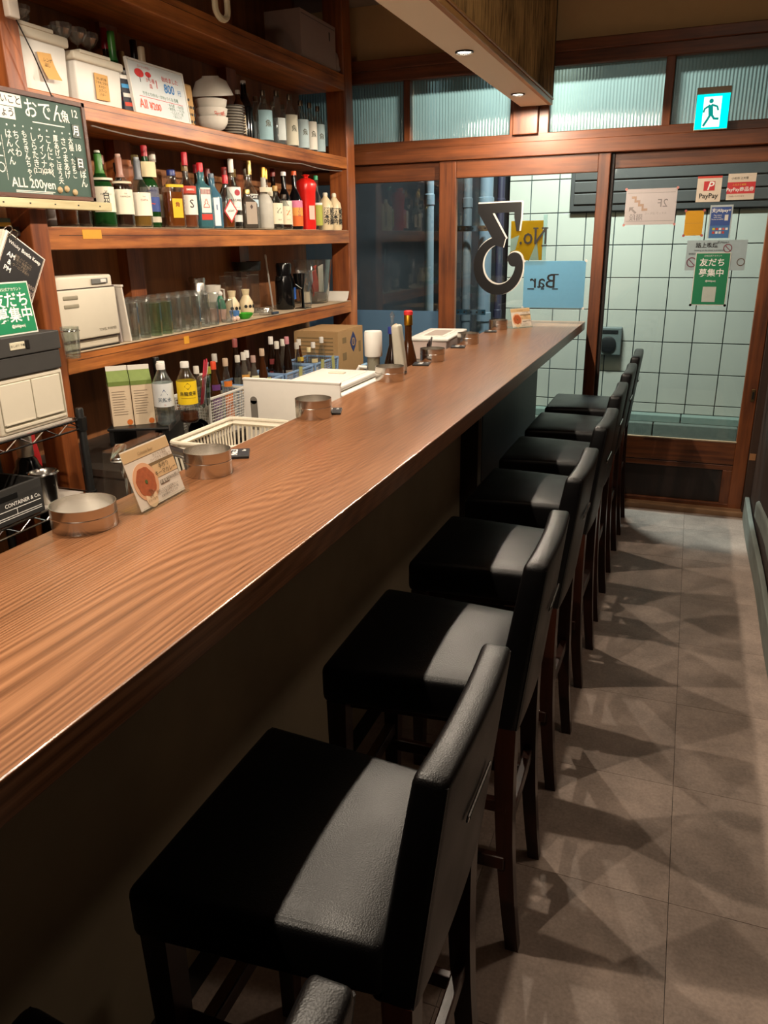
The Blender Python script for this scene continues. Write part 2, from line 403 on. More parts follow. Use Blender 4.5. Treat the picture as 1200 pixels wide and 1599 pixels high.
for x0, x1 in ((-1.656, -1.617), (-0.231, -0.187), (0.40, 0.6)): bar('mullion', x0, x1, 2.085, 2.41, YF - 0.015, YF + 0.06)
bar('post', -1.008, -0.869, 2.085, 2.41, YF - 0.05, YF + 0.08)
bar('mullion', -1.030, -1.004, 2.085, 2.41, YF - 0.02, YF + 0.06); bar('mullion', -0.871, -0.815, 2.085, 2.41, YF - 0.02, YF + 0.06)
def reeded():
    m, n, out = nt_new('reeded_glass'); L = n.links.new
    t = N(n, 'ShaderNodeBsdfTranslucent'); t.inputs[0].default_value = (*lin('#5f6f68'), 1)
    no = N(n, 'ShaderNodeTexNoise'); no.inputs['Scale'].default_value = 5
    mc = N(n, 'ShaderNodeMix', data_type='RGBA'); mc.inputs[6].default_value = (*lin('#56655f'), 1); mc.inputs[7].default_value = (*lin('#687a73'), 1); L(no.outputs[0], mc.inputs[0]); L(mc.outputs[2], t.inputs[0])
    tr = N(n, 'ShaderNodeBsdfRefraction'); tr.inputs['Roughness'].default_value = 0.35; tr.inputs['IOR'].default_value = 1.15; tr.inputs[0].default_value = (*lin('#7d8e88'), 1)
    g = N(n, 'ShaderNodeBsdfGlossy'); g.inputs['Roughness'].default_value = 0.15
    a = N(n, 'ShaderNodeMixShader'); a.inputs[0].default_value = 0.45; L(t.outputs[0], a.inputs[1]); L(tr.outputs[0], a.inputs[2])
    f = N(n, 'ShaderNodeFresnel'); b = N(n, 'ShaderNodeMixShader'); L(f.outputs[0], b.inputs[0]); L(a.outputs[0], b.inputs[1]); L(g.outputs[0], b.inputs[2]); L(b.outputs[0], out.inputs[0])
    return m
M_reed = reeded()
def reed_pane(x0, x1, z0=2.088, z1=2.412, pitch=0.017):
    bm = bmesh.new(); nseg = int((x1 - x0) / pitch) * 4; a = []
    for i in range(nseg + 1):
        x = x0 + (x1 - x0) * i / nseg; d = 0.0045 * abs(math.sin(PI * (i / 4)))
        a.append((bm.verts.new((x, YF + 0.02 - d, z0)), bm.verts.new((x, YF + 0.02 - d, z1))))
    for p, q in zip(a, a[1:]): bm.faces.new((p[0], q[0], q[1], p[1]))
    return obj('reeded_pane', bm, M_reed, fr, True, angle=80)
for x0, x1 in ((-2.4, -1.656), (-1.617, -1.028), (-0.817, -0.231), (-0.187, 0.42)): reed_pane(x0, x1)
# sashes: (x0,x1) outer of glass
def pane(x0, x1, z0, z1, y, m=None, name='pane', parent=fr): return obj(name, box(x0, x1, y, y + 0.004, z0, z1), m or M_glass, parent)
# left sash
bar('sash_head', -2.45, -1.40, 1.874, 1.972, YF - 0.02, YF + 0.02)
bar('sash_foot', -2.45, -1.40, 0.0, 0.12, YF - 0.02, YF + 0.02)
bar('stile', -2.45, -2.35, 0.0, 1.972, YF - 0.02, YF + 0.02)
pane(-2.36, -1.40, 0.10, 1.88, YF + 0.0)
M_bfilm = film('blue_frost_film', '#6d8fab', 0.4)
obj('frosted_film', box(-2.35, -1.41, YF - 0.004, YF - 0.002, 0.11, 1.128), M_bfilm, fr)
# middle sash (in front)
bar('stile', -1.428, -1.326, 0.0, 1.972, YF - 0.05, YF - 0.005)
bar('sash_head', -1.326, -0.53, 1.878, 1.972, YF - 0.05, YF - 0.005)
bar('sash_foot', -1.326, -0.53, 0.0, 0.2, YF - 0.05, YF - 0.005)
pane(-1.335, -0.52, 0.19, 1.89, YF - 0.03)
bar('stile', -0.532, -0.468, 0.0, 1.972, YF - 0.05, YF - 0.005)
bar('stile', -0.47, -0.448, 0.0, 1.972, YF - 0.012, YF + 0.03, M_dark)
# door sash
dr = thing('door_1', '', 'x'); del dr['label']; del dr['category']; dr['kind'] = 'structure'; dr['label'] = 'sliding timber street door with large glass pane and dark lower panel'
D0, D1 = YF - 0.005, YF + 0.035
bar('door_head', -0.45, 0.413, 1.894, 1.972, D0, D1, parent=dr)
bar('stile', 0.340, 0.413, 0.03, 1.972, D0, D1, parent=dr)
bar('lock_rail', -0.45, 0.342, 0.292, 0.424, D0, D1, parent=dr)
bar('panel_rail', -0.45, 0.342, 0.256, 0.288, D0 + 0.006, D1, parent=dr)
obj('groove', box(-0.45, 0.342, D0 + 0.012, D1, 0.286, 0.294), M_dark, dr)
bar('panel_stile', 0.290, 0.342, 0.05, 0.258, D0 + 0.004, D1, parent=dr)
bar('panel_stile', -0.45, -0.39, 0.05, 0.258, D0 + 0.004, D1, parent=dr)
bar('bottom_rail', -0.45, 0.342, 0.03, 0.056, D0 + 0.002, D1, parent=dr)
obj('lower_panel', box(-0.42, 0.30, D0 + 0.022, D1 - 0.004, 0.04, 0.27), M_dark, dr)
pane(-0.46, 0.35, 0.414, 1.90, YF + 0.015, parent=dr)
obj('glazing_bead', box(-0.45, 0.342, D0 - 0.004, D0 + 0.012, 0.424, 0.430), mat('pale_bead', '#a58d70', 0.5), dr)
h = obj('finger_pull', rbox(0.010, 0.003, 0.035, 0.003, 2, c=(0.392, D0 - 0.002, 0.70)), mat('old_brass', '#6f5a3a', 0.4, 0.9), dr)
obj('pull_recess', box(0.387, 0.397, D0 - 0.0056, D0 - 0.0046, 0.68, 0.72), M_black, h)
struct('trim_3', box(-0.6, 0.43, YF - 0.07, YF + 0.02, 0.0, 0.032, 0.003), wood('sill_wood', '#6b4a30', '#9a7452', 'X', 12, 0.5), 'worn wooden door sill')
struct('trim_4', box(0.414, 0.6, YF - 0.06, YF + 0.1, 0, 1.972), M_rwall, 'dark jamb of the street door')
tag(obj('paper_tag', box(0.414, 0.446, YF - 0.064, YF - 0.0605, 0.345, 0.383), mat('tan_paper', '#9c6b42', 0.8)), 'small tan paper tag stuck on the dark door jamb', 'tag')
# ------------------------------------------------------------------ alley outside
struct('street_ground', box(-6, 6, YF + 0.08, 9, -0.2, 0.02), mat('asphalt', '#2a3034', 0.85, var=0.3, scale=90, bump=0.5), 'dark asphalt of the alley')
YT = 6.5
M_wt = mat('glazed_tile', '#989589', 0.25, var=0.05, scale=3)
wt = struct('wall_outside', box(-1.41, 4.0, YT + 0.012, YT + 0.2, 0.0, 4.2), mat('tile_grout', '#2c3535', 0.9), 'pale green tiled wall across the alley')
tw, th = 0.2165, 0.2415
rows = [0.2 + i * th - 0.165 for i in range(0, 18)]
for i in range(-6, 8):
    for j, z0 in enumerate(rows):
        x0 = -0.155 + i * tw
        z1 = z0 + th; za = max(z0, 0.2)
        if z1 > 3.2 and i > -3: continue
        obj('wall_tile', box(max(x0, -1.41) + 0.0035, x0 + tw - 0.0035, YT, YT + 0.013, za + 0.0035, z1 - 0.0035, 0.0015), M_wt, wt)
M_stone = mat('kerb_stone', '#4c5148', 0.85, var=0.35, scale=40, bump=0.6)
M_stone2 = mat('ledge_stone', '#5f6b61', 0.8, var=0.2, scale=30, bump=0.4)
for k in range(7):
    x0 = -1.40 + k * 0.62
    tag(obj('kerb_block', box(x0 + 0.004, x0 + 0.616, YT - 0.16, YT - 0.01, 0.021, 0.145, 0.006), M_stone), 'mossy stone kerb block under the tiled alley wall', 'kerb', 'kerb blocks along the alley wall')
    tag(obj('kerb_ledge', box(x0 + 0.204, x0 + 0.816, YT - 0.10, YT - 0.001, 0.145, 0.2, 0.004), M_stone2), 'pale greenish ledge stone on the alley kerb', 'kerb', 'ledge stones along the alley wall')
# dark shutter hood on the tile wall
sh = thing('shutter_box', 'grey metal shutter over a window in the tiled alley wall', 'shutter', (0, YT, 0))
obj('housing', box(-0.93, 2.6, -0.04, -0.002, 1.728, 2.9, 0.006), mat('shutter_grey', '#2c2926', 0.6, 0.2), sh)
for k in range(8): obj('slat', box(-0.90, 2.55, -0.052, -0.038, 1.78 + k * 0.085, 1.855 + k * 0.085, 0.004), mat('shutter_slat', '#34302c', 0.55, 0.2), sh)
# meter box on the tiles, low left in the door
mb = thing('meter_box', 'dark grey meter box on the tiled alley wall', 'box', (-0.52, YT, 0.655))
obj('case', box(-0.20, 0.058, -0.07, -0.002, 0, 0.215, 0.006), mat('meter_grey', '#4c524e', 0.5), mb)
obj('dial', lathe([(0.0, 0), (0.062, 0), (0.062, 0.012), (0.05, 0.016), (0.0, 0.016)], 24, bm=None), M_black, mb, True, (-0.04, -0.07, 0.085), (PI / 2, 0, 0))
obj('name_plate', box(-0.09, 0.03, -0.074, -0.07, 0.17, 0.195), M_black, mb)
# building edge with pipes left of the tile wall
struct('wall_alley', box(-6, -1.42, YT + 0.35, YT + 0.5, 0, 4.2), mat('alley_render', '#2a2c30', 0.9, var=0.3, scale=8, bump=0.4), 'dark rendered wall of the neighbouring building')
M_pipe = mat('pvc_pipe', '#525d66', 0.45, var=0.06)
M_pipe2 = mat('grey_pipe', '#3f4448', 0.5, var=0.1)
def pipe(x, y, r, m, lab, z1=4.2):
    p = thing('drain_pipe', lab, 'pipe', (x, y, 0.02))
    obj('tube', lathe([(r, 0), (r, z1)], 20), m, p, True)
    for z in (0.9, 1.75, 2.7): obj('coupling', lathe([(r, 0), (r * 1.15, 0.005), (r * 1.15, 0.07), (r, 0.075)], 20, c=(0, 0, z)), m, p, True)
pipe(-1.755, 5.5, 0.032, M_pipe, 'slim blue grey drain pipe behind the left sash')
pipe(-1.523, 6.2, 0.053, M_pipe, 'wide blue grey drain pipe in the alley beside the tiles')
pipe(-1.67, 6.2, 0.036, M_pipe2, 'grey drain pipe next to the wide blue pipe')
pipe(-1.465, 6.45, 0.03, mat('purple_pipe', '#1f1c2c', 0.5), 'dark purple pipe between the wide pipe and the tiles')
for z in (1.0, 1.62, 2.25):
    k = thing('pipe_bracket', 'perforated steel bracket holding the alley pipes', 'bracket', (-1.60, 6.10, z), group='pipe brackets in the alley')
    obj('strip', box(-0.28, 0.12, -0.002, 0.002, -0.02, 0.02), M_chrome, k)
    for q in range(8): obj('hole', lathe([(0.0, 0), (0.009, 0), (0.009, 0.002), (0.0, 0.002)], 10), M_black, k, None, (-0.25 + q * 0.05, -0.002, 0), (PI / 2, 0, 0))
lf = thing('alley_lamp', 'fluorescent lamp fitting over the alley', 'lamp', (-0.85, 5.30, 3.08))
obj('housing', box(-0.36, 0.36, -0.1, 0.1, 0.0, 0.08, 0.01), M_white, lf)
obj('arm', box(-0.02, 0.02, -0.6, -0.1, 0.02, 0.06), M_steel, lf)
# ------------------------------------------------------------------ light soffit over the counter
SX0, SX1, SZ = -0.965, -0.800, 2.222
so = struct('soffit', box(SX0, SX1 - 0.012, -2.0, 4.655, SZ + 0.012, 2.8), mat('soffit_side', '#6b5a46', 0.8), 'boxed light soffit hanging over the counter')
obj('bottom_board', box(SX0, SX1 - 0.004, -2.0, 4.66, SZ, SZ + 0.012), M_soffit, so)
M_trimw = wood('soffit_trim_wood', '#a06e3c', '#c99a60', 'Y', 12, 0.45)
obj('edge_strip', box(SX1 - 0.016, SX1 + 0.006, -2.0, 4.664, SZ - 0.003, SZ + 0.020, 0.003), M_trimw, so)
obj('edge_strip', box(SX1 - 0.010, SX1 + 0.011, -2.0, 4.664, SZ + 0.021, SZ + 0.032, 0.003), M_trimw, so)
M_reedw = wood('reed_screen', '#35220f', '#d0a468', 'Z', 30, 0.4)
bm = bmesh.new(); y = 0.0; k = 0
while y < 4.66:
    w = random.uniform(0.006, 0.011); d = random.uniform(0.003, 0.008)
    lathe([(w / 2, SZ + 0.033), (w / 2, 2.8)], 6, bm, c=(SX1 + 0.002, y + w / 2, 0), caps=False)
    y += w * 1.04; k += 1
o = obj('reed_screen', bm, M_reedw, so, True); o['kind'] = 'stuff'
obj('corner_post', box(SX1 - 0.012, SX1 + 0.008, 4.648, 4.664, SZ + 0.03, 2.8), M_dark, so)
M_lampface = emit('lamp_face', '#fff1d8', 14)
for y, w in ((4.255, 'closest to'), (3.247, 'second from'), (2.24, 'third from'), (1.235, 'fourth from'), (0.23, 'fifth from')):
    d = thing('downlight', 'small black rimmed soffit downlight %s the street windows' % w, 'downlight', (-0.898, y, SZ), group='downlights along the soffit')
    obj('rim', lathe([(0.034, 0.004), (0.036, -0.004), (0.030, -0.006), (0.025, 0.006)], 24, caps=False), M_black, d, True)
    obj('lens', lathe([(0.0, -0.001), (0.026, -0.001), (0.026, -0.002), (0.0, -0.002)], 24), M_lampface, d)
    lamp('downlight_beam', 'SPOT', (-0.898, y, SZ - 0.008), (0, 0, 0), 50, WARM, spot_size=math.radians(179), spot_blend=0.12, shadow_soft_size=0.012).parent = None
# ------------------------------------------------------------------ counter
ct = struct('counter_top', rbox(0.2225, 2.95, 0.0235, 0.003, 2, c=(0, 0, 0)), counter_wood())
ct.location = (-0.7695, YF - 2.965, ZC - 0.0235); del ct['kind']
tag(ct, 'long varnished wooden bar counter top with streaked grain and worn edge', 'counter')
M_cwall = mat('counter_wall_render', '#a08f74', 0.9, var=0.12, scale=9, bump=0.25)
struct('wall_counter', box(-1.0, -0.90, -1.3, 3.30, 0, ZC - 0.048), M_cwall, 'rough render front below the bar counter')
struct('trim_5', box(-1.0, -0.80, 3.30, YF - 0.06, 0, ZC - 0.048), M_dark, 'dark timber front at the end of the counter')
struct('trim_6', box(-0.815, -0.803, 3.285, 3.300, 0, ZC - 0.048), mat('metal_joint', '#9a958c', 0.4, 0.6), 'thin metal joint strip on the counter front')
struct('trim_7', box(-0.90, -0.66, -1.3, YF - 0.06, ZC - 0.048 - 0.06, ZC - 0.0475), wood('counter_rail_wood', '#2a170b', '#4a2b16', 'Y', 10, 0.5), 'dark rail under the counter top')
# ------------------------------------------------------------------ bar stools
def leather():
    m, n, out = nt_new('black_leather'); L = n.links.new
    p = N(n, 'ShaderNodeBsdfPrincipled'); L(p.outputs[0], out.inputs[0])
    tc = N(n, 'ShaderNodeTexCoord')
    v = N(n, 'ShaderNodeTexVoronoi'); v.inputs['Scale'].default_value = 420; L(tc.outputs['Object'], v.inputs['Vector'])
    no = N(n, 'ShaderNodeTexNoise'); no.inputs['Scale'].default_value = 9; L(tc.outputs['Object'], no.inputs['Vector'])
    r = N(n, 'ShaderNodeMapRange'); r.inputs[3].default_value = 0.32; r.inputs[4].default_value = 0.46; L(no.outputs[0], r.inputs[0]); L(r.outputs[0], p.inputs['Roughness'])
    p.inputs['Base Color'].default_value = (*lin('#050405'), 1); p.inputs['Specular IOR Level'].default_value = 0.36
    b = N(n, 'ShaderNodeBump'); b.inputs['Strength'].default_value = 0.25; b.inputs['Distance'].default_value = 0.001; L(v.outputs[0], b.inputs['Height']); L(b.outputs[0], p.inputs['Normal'])
    return m
M_leather = leather()
M_thread = mat('seam_thread', '#0c0b0c', 0.6)
M_brass = mat('brass_strip', '#8a6f45', 0.35, 0.9)
def make_stool(label):
    t = thing('bar_stool', label, 'stool', group='bar stools along the counter')
    # seat: wider towards the counter, softly crowned
    def seat_fn(x, y, z):
        w = 1.0 - 0.165 * (x + 0.19) / 0.38
        cr = 0.012 * max(0, 1 - (x / 0.2) ** 2) * max(0, 1 - (y / 0.22) ** 2) if z > 0 else 0
        return (x, y * w, z + cr)
    obj('seat', rbox(0.190, 0.212, 0.046, 0.018, 3, (8, 8, 2), seat_fn, c=(-0.015, 0, 0.650)), M_leather, t, True, angle=60)
    for s in (-1, 1):
        pts = [(-0.195 + 0.36 * i / 8, s * (0.207 * (1.0 - 0.165 * (-0.18 + 0.36 * i / 8 + 0.19) / 0.38) - 0.004), 0.691) for i in range(9)]
        obj('seat_seam', tube(pts, 0.0022, 5), M_leather, t, True)
    obj('seat_frame', rbox(0.170, 0.17, 0.016, 0.003, 1, c=(-0.015, 0, 0.592), fn=lambda x, y, z: (x, y * (1 - 0.15 * (x + 0.17) / 0.34), z)), M_legwood, t)
    # backrest: thick at the seat, thinner and leaning at the top, slightly bowed
    def back_fn(x, y, z):
        k = (z + 0.19) / 0.38
        th = 1.0 - 0.30 * k
        return (x * th + 0.188 + 0.052 * k + 0.012 * (y / 0.17) ** 2 * -0.5, y * (1 - 0.02 * k), z + 0.78)
    bk = obj('backrest', rbox(0.033, 0.173, 0.19, 0.014, 3, (2, 8, 8), back_fn), M_leather, t, True, angle=60)
    for s in (-1, 1):
        pts = [back_fn(0.028, s * 0.168, -0.18 + 0.36 * i / 8) for i in range(9)]
        obj('piping', tube(pts, 0.003, 5), M_leather, bk, True)
    obj('grip_slot', rbox(0.002, 0.062, 0.006, 0.002, 1, c=(0.2515, 0, 0.83), rot=Euler((0, 0.16, 0))), M_chrome, bk)
    obj('grip_gap', rbox(0.002, 0.056, 0.0035, 0.001, 1, c=(0.2525, 0, 0.83), rot=Euler((0, 0.16, 0))), M_black, bk)
    # legs
    def leg(path, w0, w1):
        bm = bmesh.new(); rows = []
        for i, (x, y, z) in enumerate(path):
            f = i / (len(path) - 1); w = w0 + (w1 - w0) * f
            rows.append([bm.verts.new((x + a * w, y + b * w, z)) for a, b in ((-1, -1), (1, -1), (1, 1), (-1, 1))])
        for A, B in zip(rows, rows[1:]):
            for q in range(4): bm.faces.new((A[q], A[(q + 1) % 4], B[(q + 1) % 4], B[q]))
        bm.faces.new(rows[0]); bm.faces.new(list(reversed(rows[-1])))
        return bm
    for s in (-1, 1):
        obj('leg', leg([(-0.175, s * 0.178, 0.605), (-0.178, s * 0.176, 0.3), (-0.180, s * 0.174, 0.0)], 0.022, 0.015), M_legwood, t)
        obj('leg', leg([(0.190 + 0.035 * (i / 8) ** 2.2, s * (0.150 - 0.002 * i / 8), 0.60 - 0.60 * i / 8) for i in range(9)], 0.022, 0.0145), M_legwood, t)
        obj('side_rung', box(-0.18, 0.20, s * 0.163 - 0.009, s * 0.163 + 0.009, 0.235, 0.268, 0.003), M_legwood, t)
        obj('side_rung', box(-0.18, 0.20, s * 0.160 - 0.009, s * 0.160 + 0.009, 0.385, 0.415, 0.003), M_legwood, t)
    fb = obj('foot_rail', box(-0.192, -0.166, -0.175, 0.175, 0.285, 0.32, 0.003), M_legwood, t)
    obj('brass_strip', box(-0.188, -0.170, -0.15, 0.15, 0.320, 0.3225), M_brass, fb)
    obj('rear_rung', box(0.186, 0.206, -0.15, 0.15, 0.31, 0.345, 0.003), M_legwood, t)
    return t
SX = -0.452
ys = [0.265, 0.862, 1.503, 2.09, 2.68, 3.225, 3.765, 4.30]
st = make_stool('black leather bar stool with low backrest pushed up to the counter')
names = ['black leather bar stool at the near end of the counter, eighth from the street door'] + ['black leather bar stool with grey lit seat edge, %s from the street door' % w for w in ('seventh', 'sixth', 'fifth', 'fourth', 'third', 'second')] + ['black leather bar stool next to the street door at the counter end']
for i, y in enumerate(ys):
    o = st if i == 0 else dup(st)
    o['label'] = names[i]
    o.location = (SX + random.uniform(-0.004, 0.004), y, 0); o.rotation_euler = (0, 0, math.radians(random.uniform(-1.2, 1.2)))
# ------------------------------------------------------------------ back-bar shelf unit
su = thing('bottle_shelf', 'tall reddish wooden back bar shelf unit filled with bottles', 'shelf', (0, 0, 0))
XB = -2.205
M_cream_liner = mat('shelf_liner', '#b7a48a', 0.8, var=0.2, scale=20)
def shelf(z0, z1, y0=2.036, y1=4.44, lip=0.0):
    s = obj('shelf_board', rbox((XS - XB) / 2, (y1 - y0) / 2, (z1 - z0) / 2, 0.003, 1, (1, 14, 1), c=((XS + XB) / 2, (y0 + y1) / 2, (z0 + z1) / 2), fn=lambda x, y, z: (x, y, z - 0.003 * math.sin((y + 1.2) / 2.4 * PI))), M_shelf, su)
    obj('split_line', box(XS - 0.001, XS + 0.0006, y0 + 0.05, y1 - 0.1, z0 + (z1 - z0) * 0.62, z0 + (z1 - z0) * 0.62 + 0.0016), M_dark, s)
    return s
Z4, Z3, Z2, Z1 = 1.206, 1.606, 1.997, 2.415
s4 = shelf(1.139, Z4); s3 = shelf(1.536, Z3); s2 = shelf(1.937, Z2); s1 = shelf(2.336, Z1)
obj('liner', box(XB, XS + 0.004, 2.06, 4.42, Z4, Z4 + 0.002), M_cream_liner, s4)
obj('liner', box(XB, XS - 0.004, 2.06, 4.42, Z3, Z3 + 0.0015), M_cream_liner, s3)
M_ytape = mat('yellow_tape', '#d99a2a', 0.5)
obj('tape_piece', box(XS, XS + 0.0012, 2.192, 2.285, 1.569, 1.598), M_ytape, s3)
obj('tape_piece', box(XS, XS + 0.0012, 2.70, 2.735, 1.16, 1.19), M_ytape, s4)
obj('post', rbox(0.045, 0.0365, 1.4, 0.004, 1, (1, 1, 12), fn=lambda x, y, z: (x + 0.004 * math.sin(z * 2), y + 0.003 * math.sin(z * 3), z), c=(XS - 0.040, 1.998, 1.4)), M_post, su)
obj('post', rbox(0.060, 0.055, 1.4, 0.008, 2, (1, 1, 20), fn=lambda x, y, z: (x + 0.005 * math.sin(z * 2.3), y + 0.006 * math.sin(z * 3.1 + 1), z), c=(XS - 0.06, 4.49, 1.4)), M_post, su)
obj('post', box(XB, XB + 0.06, 1.96, 2.035, 0, 2.8, 0.003), M_post, su)
Z3 += 0.002; Z4 += 0.0008; Z2 += 0.0006; Z1 += 0.0006
# thin cable sagging under the second shelf
pts = []
for i in range(25):
    y = 2.3 + 2.05 * i / 24; pts.append((XS + 0.004, y, 1.934 - 0.012 - 0.010 * abs(math.sin(i * 0.52))))
tag(obj('power_cable', tube(pts, 0.0025, 6), mat('grey_cable', '#6b625c', 0.5), None, True), 'thin grey cable sagging under the upper bottle shelf', 'cable')
# ------------------------------------------------------------------ bottles
def liquidm(name, color, clear=0.45):
    if name in MATS: return MATS[name]
    m, n, out = nt_new(name); L = n.links.new
    d = N(n, 'ShaderNodeBsdfDiffuse'); t = N(n, 'ShaderNodeBsdfTransparent'); g = N(n, 'ShaderNodeBsdfGlossy'); g.inputs['Roughness'].default_value = 0.13
    c = lin(color); no = N(n, 'ShaderNodeTexNoise'); no.inputs['Scale'].default_value = 15
    mc = N(n, 'ShaderNodeMix', data_type='RGBA'); mc.inputs[6].default_value = (*[x * 0.8 for x in c], 1); mc.inputs[7].default_value = (*c, 1); L(no.outputs[0], mc.inputs[0])
    L(mc.outputs[2], d.inputs[0]); tt = [min(1, x ** 0.6 + 0.05) for x in c]; t.inputs[0].default_value = (*tt, 1)
    a = N(n, 'ShaderNodeMixShader'); a.inputs[0].default_value = clear; L(d.outputs[0], a.inputs[1]); L(t.outputs[0], a.inputs[2])
    f = fresnel(n, 1.5); b = N(n, 'ShaderNodeMixShader'); L(f.outputs[0], b.inputs[0]); L(a.outputs[0], b.inputs[1]); L(g.outputs[0], b.inputs[2]); L(b.outputs[0], out.inputs[0])
    MATS[name] = m
    return m
M_clear = glass('clear_glass', '#f4f8f6', 1.5, 1.5, 0.07, 0.05, 0.05)
M_cut = glass('cut_glass', '#f6f9f8', 2.0, 1.5, 0.06, 0.10, 0.14)  # extra translucent white imitates the sparkle of the bowls
GL = {'clear': M_clear, 'green': liquidm('green_glass', '#1f4d22', 0.35), 'dark': liquidm('dark_brown_glass', '#20120a', 0.15), 'brown': liquidm('brown_glass', '#4a2710', 0.3),
      'teal': liquidm('teal_glass', '#5f9ca6', 0.6), 'blue': liquidm('pale_blue_glass', '#5f93ad', 0.5), 'grey': liquidm('smoky_glass', '#6b6258', 0.5), 'frost': mat('frosted_glass', '#b9b5aa', 0.5), 'black': mat('black_glass', '#0a0a0c', 0.12)}
LQ = {'amber': liquidm('amber_spirit', '#9a4f14', 0.35), 'dark': liquidm('dark_spirit', '#3a1a0a', 0.3), 'pale': liquidm('pale_gold_spirit', '#b98a3c', 0.5), 'pink': liquidm('rose_spirit', '#b5653f', 0.5), 'wine': liquidm('plum_spirit', '#1c0c14', 0.2), 'tea': liquidm('tea', '#5a2c10', 0.25), 'water': liquidm('water', '#c8cdd0', 0.85)}
def col(c, rough=0.45, metal=0.0): return mat('paint_' + str(c) + ('m' if metal else ''), c, rough, metal, var=0.06, scale=40)
def bottle(label, x, y, z, h, r, gl='clear', liq=None, fill=0.6, cap='#222222', caph=0.1, capr=None, s0=0.52, s1=0.74, rn=0.32, sq=0.0, lab=None, rz=-0.55, name='bottle', group=None, texts=(), seg=20, sy=1.0, extra=None, cat='bottle', capmetal=0, band=None):
    """lab: list of (z0,z1,colour,half angle) in fractions of height; texts: (body,size,colour,zfrac,bold)"""
    t = thing(name, label, cat, (x, y, z), rz, group)
    n = r * rn; k = 1 - caph
    prof = [(r * 0.82, 0.0), (r * 0.97, 0.004), (r, 0.012), (r, h * s0), (r * 0.96, h * (s0 + 0.03)), (r * 0.78, h * (s0 + (s1 - s0) * 0.45)), (n * 1.35, h * (s1 - 0.03)), (n, h * s1 + 0.004), (n, h * (k + 0.02))]
    obj('glass_body', lathe(prof, seg, sq=sq, sy=sy), GL[gl], t, True, angle=50)
    if liq:
        lp = [(r * 0.8, 0.006), (r * 0.92, 0.014), (r * 0.92, h * min(fill, s0))]
        if fill > s0: lp += [(r * 0.70, h * (s0 + (s1 - s0) * 0.45)), (n * 1.1, h * fill)]
        obj('liquid', lathe(lp, seg, sq=sq, sy=sy), LQ[liq], t, True, angle=50)
    cr = capr or n * 1.25
    c = obj('cap', lathe([(cr, h * k), (cr, h - 0.003), (cr * 0.9, h)], 14), col(cap, 0.35, capmetal), t, True, angle=50)
    if band: obj('capsule', lathe([(n * 1.5, h * (s1 - 0.035)), (n * 1.12, h * s1 + 0.006), (n * 1.12, h * k)], 14, caps=False), col(band, 0.35), t, True)
    for (z0, z1, cc, ha) in (lab or ()):
        if sq: b = lathe([(r * 1.012, h * z0), (r * 1.012, h * z1)], seg, sq=sq, sy=sy, caps=False, a0=-ha, a1=ha)
        else: b = lathe([(r * 1.012, h * z0), (r * 1.012, h * z1)], 12, caps=False, a0=-ha, a1=ha, sy=sy)
        obj('paper_label', b, col(cc, 0.7), t, True)
    for (body, size, cc, zf, bold) in texts:
        text('lettering', body, size, col(cc, 0.6), t, (r * (1.03 if not sq else 1.03), 0, h * zf), FACE_X, bold=bold, bend=None if sq else round(r * 1.03, 4), line=0.9)
    if extra: extra(t, h, r)
    return t
XR = -1.972
B = bottle
G3 = 'spirit bottles on the middle shelf'
B('amber whisky bottle half hidden by the chalkboard ledge', XR, 2.198, Z3, 0.24, 0.038, 'clear', 'amber', 0.5, '#5a3a1a', lab=[(0.44, 0.62, '#d9cbb4', 1.2)], group=G3)
B('amber whisky bottle with white label beside the green bottle', XR - 0.02, 2.290, Z3, 0.245, 0.036, 'clear', 'dark', 0.45, '#2a1a12', lab=[(0.30, 0.55, '#e2d6c8', 1.2)], group=G3)
B('green glass whisky bottle with cream label and black calligraphy', XR, 2.388, Z3, 0.25, 0.041, 'green', None, 0.6, '#b9b7a8', 0.05, 0.010, 0.50, 0.74, 0.30, lab=[(0.20, 0.53, '#e3dcc6', 1.15), (0.615, 0.645, '#d8d2bc', 1.3)], band='#3f7a2e', group=G3, texts=[('THE', 0.006, '#3a3a34', 0.47, 0), ('HAKUSHU', 0.0085, '#3a3a34', 0.43, 0), ('白\n州', 0.026, '#141414', 0.36, 0.0004)])
B('amber whisky bottle with brown capsule and cream label', XR, 2.496, Z3, 0.248, 0.037, 'clear', 'dark', 0.60, '#b08878', 0.05, 0.010, 0.48, 0.72, 0.30, lab=[(0.18, 0.52, '#e2d9c4', 1.2), (0.60, 0.63, '#cdbfa6', 1.3)], band='#8a5a48', group=G3, texts=[('THE', 0.006, '#57493a', 0.46, 0), ('YAMAZAKI', 0.0085, '#57493a', 0.42, 0)])
B('clear whisky bottle with grey capsule and cream label', XR, 2.600, Z3, 0.246, 0.038, 'clear', 'pale', 0.30, '#8f9498', 0.05, 0.010, 0.48, 0.72, 0.30, lab=[(0.17, 0.50, '#e6ddcb', 1.2)], band='#5c6066', group=G3, texts=[('THE', 0.006, '#57493a', 0.44, 0), ('CHITA', 0.010, '#8a3a34', 0.39, 0)])
B('green whiskey bottle with red capsule and picture label', XR - 0.045, 2.712, Z3, 0.298, 0.040, 'green', None, 0.6, '#a3202a', 0.13, 0.0125, 0.50, 0.68, 0.30, lab=[(0.20, 0.50, '#3a4d8c', 1.2), (0.38, 0.50, '#dcd3b8', 1.2), (0.07, 0.14, '#c9c2ae', 1.2), (0.62, 0.80, '#d9c9a0', 0.8)], group=G3, texts=[('JAMESON', 0.010, '#2a2a5c', 0.455, 0.0003), ('~', 0.03, '#c0392b', 0.30, 0.001)])
